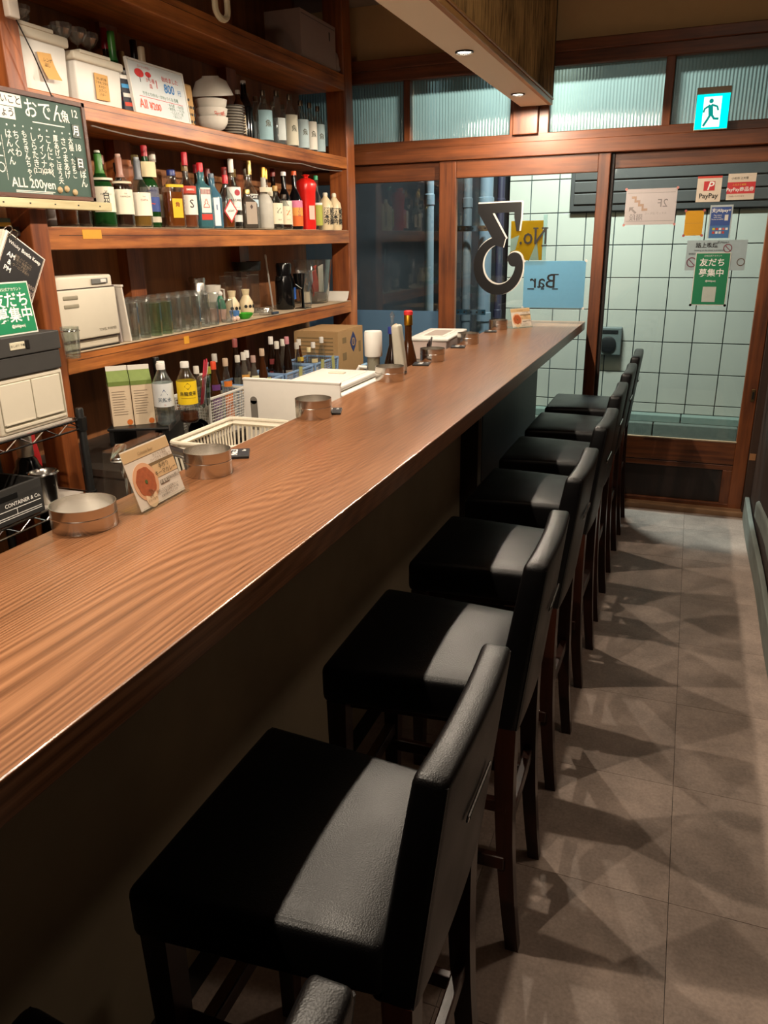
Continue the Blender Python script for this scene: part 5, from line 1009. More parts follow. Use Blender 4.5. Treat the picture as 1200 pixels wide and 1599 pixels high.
# white food container
t = thing('food_container', 'white rectangular food container with pale lid behind the ashtrays', 'container', (-1.13, 3.70, 1.012), 0.06)
obj('tub', rbox(0.085, 0.20, 0.045, 0.010, 2, (1, 1, 1), lambda x, y, z: (x * (1 + z), y * (1 + z * 0.6), z), c=(0, 0, 0.045)), film('milky_plastic', '#e3cfc6', 0.3), t, True); obj('lid', rbox(0.098, 0.215, 0.007, 0.006, 2, c=(0, 0, 0.095)), M_white, t, True); obj('lid_panel', box(-0.06, 0.06, -0.15, 0.15, 0.102, 0.1035), M_paper, t); obj('lid_inset', box(-0.045, 0.045, -0.12, 0.12, 0.1035, 0.1042), mat('inset_grey', '#a89a90', 0.5), t)
t = thing('shelf_bracket', 'raised steel ledge under the food container', 'ledge', (-1.13, 3.72, ZP)); obj('top', box(-0.11, 0.10, -0.3, 0.3, 0.13, 0.141), M_steel, t); obj('leg', box(-0.10, -0.09, -0.29, 0.29, 0.0, 0.131), M_steel, t); obj('leg', box(0.08, 0.09, -0.29, 0.29, 0.0, 0.131), M_steel, t)
t = thing('bill_wallet', 'dark brown bill holder standing open behind the ashtray', 'wallet', (-1.035, 3.24, ZC - 0.03), (0, 0.12, 0.25)); obj('cover', box(-0.003, 0.003, -0.075, 0.075, 0.0, 0.088, 0.001), mat('brown_leather', '#2c1a16', 0.4), t); obj('cover', box(-0.012, -0.008, -0.075, 0.075, 0.0, 0.075, 0.001), MATS['brown_leather'], t)
t = thing('wallet_rest', 'steel rest under the bill holder', 'rest', (-1.045, 3.24, ZP)); obj('block', box(-0.03, 0.03, -0.09, 0.09, 0, ZC - 0.03 - ZP, 0.002), M_steel, t); obj('lip', box(0.028, 0.032, -0.09, 0.09, ZC - 0.04 - ZP, ZC - 0.025 - ZP), M_steel, t)
# tongs, chrome lids behind the menu stand
t = thing('chrome_tap', 'chrome mixer tap behind the menu stand', 'tap', (-1.33, 1.59, ZP)); obj('base', lathe([(0.03, 0), (0.03, 0.02), (0.022, 0.03), (0.022, 0.11)], 20), M_chrome, t, True); obj('spout', tube([(0, 0, 0.10), (0.02, 0.03, 0.15), (0.05, 0.09, 0.155), (0.08, 0.15, 0.12), (0.085, 0.16, 0.09)], 0.014, 10), M_chrome, t, True)
obj('lever', rbox(0.016, 0.04, 0.007, 0.006, 2, c=(-0.02, -0.02, 0.165), rot=Euler((0.3, 0, 0.5))), M_chrome, t, True); obj('head', lathe([(0.026, 0.10), (0.03, 0.12), (0.026, 0.15), (0, 0.16)], 18), M_chrome, t, True)
# ------------------------------------------------------------------ things on the counter
def ashtray(label, y, x=-0.968, r=0.053, h=0.048, wide=False):
    t = thing('ashtray', label, 'ashtray', (x, y, ZC), random.uniform(0, 3), 'stainless ashtrays along the counter')
    r1 = r
    obj('wall', lathe([(r1 * 0.985, 0), (r1, 0.002), (r1, h), (r1 * 0.975, h), (r1 * 0.97, 0.005), (0, 0.004)], 40), M_steel, t, True, angle=40)
    obj('ring_line', lathe([(r1 * 1.003, h * 0.56), (r1 * 1.012, h * 0.58), (r1 * 1.003, h * 0.60)], 40, caps=False), M_steel, t, True)
    obj('base_disc', lathe([(r1 * 0.94, 0.0045), (r1 * 0.94, 0.006), (0, 0.0065)], 32), mat('matt_steel', '#dcd8d2', 0.5, 0.7), t, True)
    return t
ashtray('wide low stainless ashtray beside the tall acrylic menu stand', 0.997, -0.95, 0.056, 0.042)
ashtray('stainless ashtray between the menu stand and the slotted basket', 1.345, -0.922, 0.050, 0.052)
ashtray('stainless ashtray in front of the white board', 1.918, -0.950, 0.051, 0.052)
ashtray('stainless ashtray in front of the spice mill', 2.53, -0.950, 0.051, 0.050)
ashtray('stainless ashtray beside the bill holder', 3.01, -0.945, 0.050, 0.050)
ashtray('stainless ashtray beside the white food container', 3.565, -0.945, 0.050, 0.050)
ashtray('stainless ashtray beside the far small menu stand', 4.19, -0.945, 0.050, 0.050)
for k, (x, y, rz, lb) in enumerate(((-0.945, 1.490, 0.5, 'black matchbook card next to the ashtray by the slotted basket'), (-0.930, 1.985, 0.35, 'black matchbook card next to the ashtray by the white board'), (-0.955, 2.90, 0.2, 'black matchbook card next to the ashtray by the bill holder'), (-0.955, 3.43, 0.2, 'black matchbook card next to the ashtray by the food container'), (-0.955, 4.06, 0.2, 'black matchbook card next to the ashtray by the far menu stand'))):
    t = thing('matchbook', lb, 'matchbook', (x, y, ZC), rz, 'matchbooks along the counter')
    obj('cover', box(-0.032, 0.032, -0.038, 0.038, 0.0, 0.005, 0.001), mat('matchbook_black', '#20242a', 0.4), t); obj('striker', box(-0.032, 0.032, -0.0385, -0.030, 0.0015, 0.0055), M_ink, t)
    text('lettering', 'No.3', 0.026, M_inkw, t, (-0.003, 0.004, 0.0056), (0, 0, PI / 2), bold=0.0008); text('lettering', 'Bar', 0.012, M_inkw, t, (0.02, 0.02, 0.0056), (0, 0, PI / 2))
# acrylic menu stand with printed card
M_acr = glass('acrylic', '#fafcfa', 0.45, 1.4, 0.02, 0.01, 0.01)
def menu_stand(label, x, y, rz, s=1.0, grp=None):
    t = thing('menu_stand', label, 'menu stand', (x, y, ZC), rz, grp)
    w = 0.075 * s; h = 0.115 * s; lean = 0.30
    def ln(u): return -u * lean
    obj('front_plate', prism([(0.0, 0.004), (0.003, 0.004), (0.003 - h * lean, h), (0 - h * lean, h)], 2 * w, 'y', c=(0, -w, 0)), M_acr, t)
    obj('base_plate', box(-0.075 * s, 0.012 * s, -w, w, 0.0, 0.003), M_acr, t)
    obj('back_plate', prism([(-0.075 * s, 0.0), (-0.072 * s, 0.0), (-0.060 * s, h * 0.98), (-0.063 * s, h * 0.98)], 2 * w, 'y', c=(0, -w, 0)), M_acr, t)
    obj('top_bend', box(-0.063 * s, -h * lean, -w, w, h - 0.003, h), M_acr, t)
    obj('lip', box(0.010 * s, 0.0125 * s, -w, w, 0.0, 0.012), M_acr, t)
    a = math.atan(lean); R = (0, -a, 0)
    cd = obj('menu_card', box(0.0, 0.0012, -w * 0.97, w * 0.97, 0.004, h * 1.02), mat('menu_paper', '#d8ccbc', 0.6, var=0.02), t, None, (0.0035, 0, 0), R)
    def pr(nm, c, y0, y1, z0, z1, e=0.0): return obj(nm, box(0.0013 + e, 0.0017 + e, y0 * w, y1 * w, z0 * h, z1 * h), col(c), cd)
    pr('print_band', '#c9a97c', -0.97, 0.97, 0.83, 1.0); pr('print_band', '#7a6242', -0.10, 0.97, 0.635, 0.685); pr('print_band', '#d3b184', 0.0, 0.97, 0.42, 0.635); pr('print_band', '#5a4a3a', 0.10, 0.48, 0.29, 0.36)
    o = obj('curry_photo', lathe([(0, 0), (0.036 * s, 0), (0.036 * s, 0.0004), (0, 0.0004)], 28), col('#d9a47c'), cd, None, (0.0014, -0.42 * w, 0.44 * h), (0, PI / 2, 0))
    obj('curry', lathe([(0, 0.0004), (0.029 * s, 0.0004), (0.029 * s, 0.0008), (0, 0.0008)], 24, flute=0.08, nfl=7), mat('curry', '#a4532a', 0.6, var=0.4, scale=120), o)
    obj('herb', lathe([(0, 0.0008), (0.004 * s, 0.0008), (0.004 * s, 0.0012), (0, 0.0012)], 8), col('#4a5a2a'), o)
    obj('badge', lathe([(0, 0), (0.017 * s, 0), (0.017 * s, 0.0004), (0, 0.0004)], 20), col('#dfc09a'), cd, None, (0.0018, -0.42 * w, 0.16 * h), (0, PI / 2, 0))
    for (b, sz, yy, zz, c, bo) in (('Colonial Beer', 0.0085, -0.05, 0.90, '#8a6f4c', 0), ('サクサク食感\nハーブチキンの旨さ', 0.0075, 0.45, 0.75, '#8a7258', 0), ('手作り\nキーマカレー', 0.0115, 0.46, 0.53, '#4a3c2a', 0), ('数量限定', 0.0075, 0.29, 0.325, '#f0e4d0', 0), ('¥800(税込)', 0.009, 0.72, 0.34, '#4a3c2a', 0), ('当店こだわりの自家製カレー\nスパイス香る手作りの一品\nお酒の締めにもどうぞ', 0.0055, 0.30, 0.16, '#5a4a3a', 0), ('辛さ\nえらべます', 0.006, -0.42, 0.16, '#8a6f4c', 0)):
        text('lettering', b, sz * s, col(c), cd, (0.0024, yy * w, zz * h), FACE_X, bold=bo)
    return t
menu_stand('acrylic menu stand with curry card between the two near ashtrays', -0.897, 1.148, 0.05)
menu_stand('small acrylic menu stand with card near the shopfront window', -0.835, 4.29, -0.7, 0.9)
# ------------------------------------------------------------------ wire rack at the near end
rk = thing('wire_rack', 'black and chrome wire rack beside the shelf unit', 'rack', (-1.90, 1.44, 0))
for (x, y) in ((0.19, 0.40), (-0.19, 0.40), (0.19, -0.4), (-0.19, -0.4)): obj('pole', lathe([(0.0125, 0), (0.0125, 1.075), (0.010, 1.08)], 12, c=(x, y, 0)), M_black, rk, True)
for z in (1.045, 0.81, 0.40):
    f = obj('shelf_frame', tube([(0.19, 0.40, z), (-0.19, 0.40, z), (-0.19, -0.4, z), (0.19, -0.4, z)], 0.004, 6, closed=True), M_chrome, rk, True)
    obj('lower_wire', tube([(0.19, 0.40, z - 0.028), (-0.19, 0.40, z - 0.028), (-0.19, -0.4, z - 0.028), (0.19, -0.4, z - 0.028)], 0.003, 6, closed=True), M_chrome, f, True)
    zz = bmesh.new()
    for q in range(16):
        y = -0.4 + 0.05 * q; tube([(0.19, y, z if q % 2 else z - 0.028), (0.19, y + 0.05, z - 0.028 if q % 2 else z)], 0.002, 5, zz)
    obj('truss_wire', zz, M_chrome, f, True)
    obj('shelf_liner', box(-0.185, 0.186, -0.395, 0.37, z + 0.004, z + 0.009), mat('liner_grey', '#a8a096', 0.5), rk)
    obj('clip', lathe([(0.016, z - 0.035), (0.018, z + 0.006)], 10, c=(0.19, 0.40, 0)), M_black, rk, True)
# white two door cabinet
t = thing('storage_cabinet', 'white plastic cabinet with two doors on the wire rack', 'cabinet', (-1.72, 1.678, 1.0545))
obj('body', rbox(0.115, 0.128, 0.077, 0.008, 2, c=(-0.115, 0, 0.077)), M_cream, t, True, angle=50); obj('recess', box(-0.004, 0.001, -0.118, 0.118, 0.012, 0.142), mat('recess_grey', '#8c8470', 0.6), t)
for y0, y1 in ((-0.116, -0.002), (0.002, 0.110)): dd = obj('door', box(0.0, 0.004, y0, y1, 0.028, 0.139, 0.002), M_cream, t); obj('pull_edge', box(0.004, 0.0055, y0 + 0.004, y1 - 0.004, 0.028, 0.032), M_cream, dd)
obj('ledge', box(0.0, 0.004, -0.116, 0.116, 0.012, 0.020, 0.001), M_cream, t)
t = thing('file_box', 'dark grey file box with label slot on the white cabinet', 'box', (-1.715, 1.655, 1.2095)); obj('tray', box(-0.22, 0.0, -0.19, 0.148, 0, 0.054, 0.003), mat('charcoal_box', '#33312f', 0.6), t); obj('lid', box(-0.225, 0.004, -0.194, 0.152, 0.055, 0.108, 0.003), MATS['charcoal_box'], t)
sl = obj('label_slot', rbox(0.0015, 0.026, 0.010, 0.001, 1, c=(0.0045, -0.01, 0.082)), col('#c8c0a8'), t); obj('handle_hole', rbox(0.0016, 0.006, 0.012, 0.001, 1, c=(0.0048, 0.027, 0.082)), M_black, sl)
text('lettering', 'おしぼり 予備', 0.008, M_ink, sl, (0.0068, -0.01, 0.082), FACE_X)
# leaning green sign
def green_sign(t, w, h, tx=True):
    obj('backing', box(-0.0015, 0.0, -w / 2, w / 2, 0, h), M_paper, t); g = obj('green_face', box(0.0, 0.0008, -w / 2 + 0.004, w / 2 - 0.004, 0.004, h - 0.004), mat('sign_green', '#087a4e', 0.5, var=0.03), t)
    return g
t = thing('friend_sign', 'green friend recruiting sign leaning on the dark file box', 'sign', (-1.735, 1.662, 1.318), (0, -0.10, 0)); g = green_sign(t, 0.185, 0.14)
text('lettering', 'LINE公式アカウント', 0.010, M_inkw, g, (0.0014, 0.02, 0.120), FACE_X); text('lettering', '友だち', 0.043, M_inkw, g, (0.0014, 0.018, 0.090), FACE_X, bold=0.0016); text('lettering', '募集中', 0.043, M_inkw, g, (0.0014, 0.022, 0.050), FACE_X, bold=0.0016); text('lettering', '@666jpenj', 0.011, M_inkw, g, (0.0014, 0.025, 0.022), FACE_X, bold=0.0002)
# black menu book on rings
t = thing('ring_menu', 'black ring bound menu hanging tilted behind the green sign', 'menu', (-1.765, 1.735, 1.575), (math.radians(-33), 0, 0))
obj('cover', box(-0.003, 0.0, -0.015, 0.135, -0.15, 0.012, 0.001), M_paper, t); pg = obj('page', box(0.0, 0.0012, -0.008, 0.131, -0.146, 0.008), mat('menu_black', '#1c1a1b', 0.5), t)
for q in (-0.008, 0.128): obj('thin_frame', box(0.0012, 0.0016, q, q + 0.0015, -0.144, 0.006), col('#b8a898'), pg)
text('lettering', 'Whisky', 0.014, M_inkw, pg, (0.0018, 0.022, -0.012), FACE_X); text('lettering', 'Bottle Keep', 0.015, M_inkw, pg, (0.0018, 0.085, -0.012), FACE_X, bold=0.0003); text('lettering', 'AM\n&\nPM', 0.020, M_inkw, pg, (0.0018, 0.022, -0.065), FACE_X, bold=0.0006)
text('lettering', '角瓶 ハイボール\n水割り 緑茶割り\nソーダ割り\nウーロン茶割り', 0.009, col('#8a7a68'), pg, (0.0018, 0.065, -0.05), FACE_X); text('lettering', '¥3800\n¥4800', 0.017, col('#9a8a80'), pg, (0.0018, 0.105, -0.10), FACE_X)
obj('page_stack', box(-0.018, -0.004, -0.020, 0.125, -0.15, 0.010), col('#cfc4b4'), t)
for q in (0, 0.02): obj('ring', tube([(-0.008 + 0.018 * math.cos(a * PI / 8), -0.005 + q, 0.012 + 0.018 * math.sin(a * PI / 8)) for a in range(16)], 0.0016, 6, closed=True), M_chrome, t, True)
# lower rack shelf
ZK = 0.8195
t = thing('crate', 'black wooden crate with white lettering on the wire rack', 'crate', (-1.83, 1.52, ZK)); M_cr = wood('crate_black', '#1e1d1c', '#3a3836', 'Y', 12, 0.6)
obj('front', box(0.12, 0.13, -0.115, 0.115, 0, 0.10, 0.001), M_cr, t); obj('back', box(-0.10, -0.09, -0.115, 0.115, 0, 0.10, 0.001), M_cr, t); obj('side', box(-0.09, 0.12, 0.105, 0.115, 0, 0.10, 0.001), M_cr, t); obj('side', box(-0.09, 0.12, -0.115, -0.105, 0, 0.10, 0.001), M_cr, t); obj('base', box(-0.09, 0.12, -0.105, 0.105, 0, 0.006), M_cr, t)
text('lettering', 'CONTAINER & Co.', 0.0155, M_inkw, t, (0.1312, 0.040, 0.052), FACE_X, bold=0.0006)
for (y0, y1, z) in ((-0.11, 0.105, 0.038), (-0.11, 0.105, 0.020), (-0.11, 0.105, 0.014)): obj('white_line', box(0.130, 0.1306, y0, y1, z, z + 0.0016), M_inkw, t)
obj('white_line', box(0.130, 0.1306, 0.015, 0.0166, 0.020, 0.038), M_inkw, t); obj('grip_hole', rbox(0.001, 0.035, 0.008, 0.0009, 1, c=(0.1302, -0.01, 0.075)), M_black, t)
t = thing('steel_cup', 'stainless steel measuring cup on the wire rack', 'cup', (-1.745, 1.695, ZK)); obj('wall', lathe([(0.030, 0), (0.032, 0.003), (0.036, 0.085), (0.042, 0.092), (0.040, 0.094), (0.034, 0.086), (0.029, 0.006), (0, 0.005)], 28), M_steel, t, True, angle=50); obj('beaded_rim', lathe([(0.040, 0.090), (0.044, 0.093), (0.040, 0.097)], 24, caps=False, flute=0.04, nfl=24), M_chrome, t, True)
B('black liqueur bottle with ribbed chrome cap behind the steel cup', -1.845, 1.735, ZK, 0.19, 0.045, 'black', None, 0.5, '#c8c4bc', 0.34, 0.024, 0.40, 0.62, 0.5, group='bottles on the wire rack', capmetal=1)
t = thing('snack_packet', 'red foil packet hanging behind the steel cup', 'packet', (-1.93, 1.83, ZK)); obj('foil', rbox(0.012, 0.035, 0.085, 0.008, 2, (1, 4, 6), lambda x, y, z: (x + 0.004 * math.sin(y * 70 + z * 40), y * (1 - 2 * max(0, z)), z), c=(0, 0, 0.085)), mat('red_foil', '#b8262a', 0.4), t, True); obj('badge', lathe([(0, 0), (0.014, 0), (0.014, 0.001), (0, 0.001)], 14), col('#e0524a'), t, None, (0.017, 0.0, 0.075), (0, PI / 2, 0)); text('lettering', 'パ', 0.018, col('#f0d8c0'), t, (0.019, 0, 0.075), FACE_X)
t = thing('round_tin', 'round orange printed tin standing behind the crate', 'tin', (-1.98, 1.62, ZK), (0, 0, 0)); obj('disc', lathe([(0.06, 0), (0.062, 0.01), (0.062, 0.03), (0.06, 0.035), (0, 0.036)], 28), mat('tin_orange', '#a45a2a', 0.4, var=0.2), t, True, (0, 0, 0.063), (0, PI / 2, 0)); text('lettering', '屋', 0.05, col('#5a2414'), t, (0.037, 0, 0.063), FACE_X); obj('base', box(-0.002, 0.038, -0.03, 0.03, 0, 0.004), M_black, t)
t = thing('foil_bundle', 'crumpled foil wrapped bundle below the rack', 'bundle', (-1.28, 1.10, 0.84)); obj('foil', lathe([(0.03, 0), (0.05, 0.02), (0.055, 0.05), (0.035, 0.075), (0, 0.085)], 16, flute=0.2, nfl=7), M_chrome, t); obj('twist', lathe([(0.01, 0.08), (0.016, 0.092), (0, 0.094)], 8), M_chrome, t)
t = thing('side_table', 'small dark stand under the foil bundle', 'stand', (-1.28, 1.02, 0)); obj('top', box(-0.13, 0.13, -0.2, 0.105, 0.81, 0.8395), M_dark, t)
for sx in (-0.12, 0.11):
    for sy in (-0.19, 0.09): obj('leg', box(sx, sx + 0.012, sy, sy + 0.012, 0, 0.811), M_dark, t)
# books on the shelf beside the post
for k, (c, z, lb) in enumerate((('#c8961e', 1.606, 'yellow magazine on the side shelf under the chalkboard'), ('#5a6a58', 1.618, 'green magazine on top of the yellow magazine'), ('#b8b0a4', 1.632, 'stack of white saucers under the chalkboard'))):
    t = thing('magazine' if k < 2 else 'saucer_stack', lb, 'magazine' if k < 2 else 'dishes', (-2.0, 1.80, z - 0.0005))
    if k < 2: obj('pages', box(-0.08, 0.07, -0.13, 0.11, 0, 0.011), M_paper, t); obj('cover', box(-0.081, 0.0715, -0.131, 0.111, 0.0095, 0.0119), col(c), t); obj('spine', box(0.07, 0.0715, -0.131, 0.111, 0, 0.0119), col(c), t)
    else:
        for q in range(3): obj('plate', lathe([(0.03, q * 0.012), (0.06, q * 0.012 + 0.01), (0.058, q * 0.012 + 0.012), (0, q * 0.012 + 0.005)], 24), M_china, t, True)
tag(obj('side_shelf', box(XB, XS - 0.03, 1.45, 1.955, 1.578, 1.606, 0.002), M_dark), 'dark side shelf beyond the left shelf post', 'shelf')
# ------------------------------------------------------------------ chalkboard
cbd = thing('chalkboard', 'green chalkboard menu hanging in front of the shelf post', 'chalkboard', (-1.858, 2.21, 1.69), (0, 0, 0))
M_chalk = mat('chalk', '#d8d8d0', 0.9, var=0.15, scale=80); M_cb = mat('chalk_green', '#3a5048', 0.75, var=0.12, scale=12); M_cbf = wood('chalkboard_frame', '#3a2018', '#5c3828', 'Y', 12, 0.5)
W0 = -0.56
obj('slate', box(-0.012, -0.004, W0, 0.0, 0.0, 0.275), M_cb, cbd)
for (a, b, c, d) in ((W0, 0.006, -0.006, 0.006), (W0, 0.006, 0.270, 0.283)): obj('frame_bar', box(-0.014, 0.002, a, b, c, d, 0.001), M_cbf, cbd)
obj('frame_bar', box(-0.014, 0.002, -0.008, 0.006, -0.006, 0.283, 0.001), M_cbf, cbd)
def ck(b, s, y, z, bo=0.0003, line=1.0, m=None): text('chalk_writing', b, s, m or M_chalk, cbd, (-0.0034, y, z), FACE_X, bold=bo, line=line)
ck('おでん', 0.056, -0.165, 0.236, 0.0004); obj('chalk_line', box(-0.0039, -0.0032, -0.22, -0.09, 0.203, 0.206), M_chalk, cbd); ck('魚', 0.036, -0.082, 0.232, 0.0006)
ck('12', 0.030, -0.040, 0.246, 0.0010); ck('18', 0.028, -0.042, 0.150, 0.0010); ck('ぽ\nん', 0.030, -0.034, 0.060, 0.0004, 0.9)
for (z, b) in ((0.197, '月'), (0.104, '日')):
    mg = obj('date_magnet', box(-0.0036, -0.001, -0.060, -0.026, z - 0.019, z + 0.019), col('#2c3a30'), cbd); text('lettering', b, 0.030, M_inkw, mg, (-0.0006, -0.043, z), FACE_X, bold=0.001)
for (y, s) in ((-0.072, '大根・たまご'), (-0.104, 'さつまあげ'), (-0.136, '厚あげごぼう天'), (-0.168, 'こんにゃく'), (-0.198, 'ウィンナー'), (-0.229, 'しらたき'), (-0.261, 'もちきんちゃく'), (-0.293, 'ちくわ'), (-0.322, 'はんぺん')):
    n = len(s) + 1; sz = 0.0255 if n < 7 else 0.0215; ck('\n'.join('・' + s), sz, y, 0.196 - sz * 0.92 * n / 2, 0.0003, 0.92)
ck('(2コ)(2本)', 0.019, -0.205, 0.072); ck('ALL 200yen', 0.036, -0.250, 0.034, 0.0005); obj('chalk_line', box(-0.0039, -0.0032, -0.325, -0.17, 0.0125, 0.0148), M_chalk, cbd); obj('chalk_line', box(-0.0039, -0.0032, -0.325, -0.18, 0.0085, 0.0105), M_chalk, cbd)
for y in (-0.348, -0.42): ck('|\n|\n|\n|\n|\n|', 0.02, y, 0.10, 0, 1.0)
ck('レモン\nサワー\n三〇〇', 0.03, -0.395, 0.10, 0.0003, 1.0)
for (yr, b, z) in ((-0.255, 'れないこと', 0.252), (-0.285, 'ひょう', 0.218)):
    w = 0.025 * len(b) + 0.006; nn = obj('paper_strip', box(-0.0036, -0.0026, yr - w, yr, z - 0.016, z + 0.016), M_paper, cbd); text('lettering', b, 0.026, M_ink, nn, (-0.0022, yr - w / 2, z), FACE_X, bold=0.0004)
for (y, z) in ((-0.150, 0.022), (-0.120, 0.026), (-0.085, 0.018)): obj('round_magnet', lathe([(0.009, 0), (0.010, 0.004), (0.007, 0.008), (0, 0.009)], 14), mat('magnet_tan', '#a8906a', 0.4), cbd, True, (-0.004, y, z), (0, PI / 2, 0))
tag(obj('wooden_ruler', box(-1.862, -1.834, 1.30, 2.262, 1.655, 1.681, 0.002), wood('ruler_wood', '#a89a72', '#cfc49c', 'Y', 12, 0.6)), 'pale wooden ruler ledge under the chalkboard', 'ruler')
rl = bpy.data.objects['wooden_ruler']
for k in range(8): obj('mark', box(-1.834, -1.8335, 1.50 + k * 0.1, 1.506 + k * 0.1, 1.666, 1.670), M_ink, rl)
CO = (1.858, -2.21, -1.69)
hc = obj('hanging_cord', tube([(-1.866, 1.985, 2.165), (-1.864, 2.035, 2.08), (-1.862, 2.085, 1.975)], 0.002, 6), M_black, cbd, True, CO); obj('clip', rbox(0.012, 0.020, 0.030, 0.006, 2, c=(-1.866, 1.978, 2.185)), mat('clip_white', '#c8bcb0', 0.6, var=0.15), hc, True); obj('knot', rbox(0.004, 0.005, 0.005, 0.003, 2, c=(-1.861, 2.086, 1.972)), M_black, hc, True)
# ------------------------------------------------------------------ lettering and papers on the shopfront glass
YG2 = YF - 0.032      # inner face of the middle pane
YG3 = YF + 0.013      # inner face of the door pane
M_vinyl = mat('black_vinyl', '#0c0b0d', 0.35); M_vedge = mat('white_vinyl', '#d8d4cc', 0.5)
def arcpts(cx, cz, rx, rz, a0, a1, n): return [(cx + rx * math.cos(a0 + (a1 - a0) * i / n), cz + rz * math.sin(a0 + (a1 - a0) * i / n)) for i in range(n + 1)]
def stroke(pts, w, y, bm):
    """flat stroke of width w along 2-D points in the xz plane"""
    L, Rr = [], []; n = len(pts)
    for i, p in enumerate(pts):
        a = Vector(pts[max(i - 1, 0)]); b = Vector(pts[min(i + 1, n - 1)]); t = (b - a).normalized(); nn = Vector((-t.y, t.x)); ww = w[i] if isinstance(w, list) else w
        L.append(bm.verts.new((p[0] + nn.x * ww / 2, y, p[1] + nn.y * ww / 2))); Rr.append(bm.verts.new((p[0] - nn.x * ww / 2, y, p[1] - nn.y * ww / 2)))
    for i in range(n - 1): bm.faces.new((L[i], L[i + 1], Rr[i + 1], Rr[i]))
def big_three(g, dy, ox, oz, bm):
    """mirrored flat-topped figure three as seen from inside; g grows every stroke, ox/oz shift it"""
    y = YG2 - dy
    def st(pts, w, k): stroke([(p[0] + ox, p[1] + oz) for p in pts], [v + 2 * g for v in w] if isinstance(w, list) else w + 2 * g, y - 0.0001 * k, bm)
    st([(-1.196 - g, 1.710), (-0.944 + g, 1.714)], 0.054, 0)
    st([(-0.962, 1.738), (-0.962, 1.66), (-0.958, 1.585 - g)], [0.042, 0.040, 0.016], 1)
    st([(-1.166, 1.712), (-1.055, 1.528 - g)], 0.070, 2)
    st([(-1.035, 1.520), (-1.085, 1.532)] + arcpts(-1.065, 1.397, 0.122, 0.137, math.radians(105), math.radians(372), 44), [0.05, 0.048] + [0.044 + 0.016 * math.sin(PI * i / 44) for i in range(45)], 3)
    st(arcpts(-0.972, 1.424, 0.026, 0.026, math.radians(-10), math.radians(190), 12), [0.04] * 13, 4)
ln = thing('window_lettering', 'large black No. 3 Bar lettering stuck on the middle window', 'lettering', (0, 0, 0))
bm = bmesh.new(); big_three(0.0035, 0.0005, 0.006, 0.004, bm); obj('white_outline', bm, M_vedge, ln)
bm = bmesh.new(); big_three(0.0, 0.0016, 0.0, 0.0, bm); obj('figure_three', bm, M_vinyl, ln)
obj('ball_terminal', lathe([(0, 0), (0.034, 0), (0.034, 0.0004), (0, 0.0004)], 24), M_vinyl, ln, None, (-0.974, YG2 - 0.0024, 1.424), (PI / 2, 0, 0))
text('letters', 'No.', 0.130, M_vinyl, ln, (-0.868, YG2 - 0.001, 1.552), FACE_Y, mirror=True, bold=0.0008, sx=0.82)
text('letters', 'Bar', 0.112, M_vinyl, ln, (-0.800, YG2 - 0.0042, 1.306), FACE_Y, mirror=True, bold=0.0006, sx=0.98)
for (x, z, w) in ((-0.803, 1.598, 0.036), (-0.803, 1.504, 0.032), (-0.855, 1.598, 0.030)): bm = bmesh.new(); stroke([(x - w / 2, z), (x + w / 2, z)], 0.008, YG2 - 0.0012, bm); obj('slab_serif', bm, M_vinyl, ln)
for (x, z, w) in ((-0.728, 1.346, 0.034), (-0.728, 1.266, 0.034), (-0.868, 1.266, 0.040), (-0.80, 1.266, 0.02)): bm = bmesh.new(); stroke([(x - w / 2, z), (x + w / 2, z)], 0.007, YG2 - 0.0044, bm); obj('slab_serif', bm, M_vinyl, ln)
def sheet(name, label, cat, x0, x1, z0, z1, y, m, rot=0.0, shear=0.0):
    t = thing(name, label, cat, ((x0 + x1) / 2, y, (z0 + z1) / 2), (0, rot, 0)); w, h = (x1 - x0) / 2, (z1 - z0) / 2
    obj('sheet', rbox(w, 0.0006, h, 0, 1), m, t)
    return t, w, h
def tacks(t, w, h, m=None):
    for sx in (-1, 1):
        for sz in (-1, 1): obj('tape_dot', lathe([(0, 0), (0.007, 0), (0.007, 0.0006), (0, 0.0006)], 12), m or mat('pink_tape', '#c07a72', 0.5), t, None, (sx * w, -0.0008, sz * h), (PI / 2, 0, 0))
t, w, h = sheet('window_notice', 'pale blue blank notice taped under the lettering on the middle window', 'poster', -0.912, -0.562, 1.160, 1.420, YG2 - 0.002, film('pale_blue_sheet', '#8fc0d4', 0.55)); tacks(t, w, h, M_white)
t, w, h = sheet('yellow_poster', 'yellow and white poster facing the alley on the middle window', 'poster', -1.00, -0.815, 1.425, 1.640, YF - 0.024, film('yellow_sheet', '#c79c2a', 0.5)); obj('white_flash', prism([(-w, 0.01), (-w + 0.05, 0.03), (-w + 0.03, -0.05), (-w, -0.06)], 0.0006, 'y', c=(0, -0.0016, 0)), film('pale_sheet', '#c8d4d0', 0.5), t); obj('white_flash', prism([(0.02, -h), (0.06, 0.0), (0.075, -h)], 0.0006, 'y', c=(0, -0.0016, 0)), MATS['pale_sheet'], t); obj('border', box(w, w + 0.022, -0.0006, 0.0006, -h, h + 0.03), MATS['pale_sheet'], t)
t, w, h = sheet('floor_notice', 'white 2F stairs notice facing the alley on the street door', 'notice', -0.378, -0.115, 1.605, 1.788, YG3 - 0.001, film('notice_white', '#d8ccc8', 0.4)); tacks(t, w, h)
for (a, b, c, d) in ((-w + 0.008, w - 0.008, h - 0.022, h - 0.020), (-w + 0.008, w - 0.008, -h + 0.018, -h + 0.020)): obj('rule', box(a, b, -0.0016, -0.0008, c, d), col('#9a9088'), t)
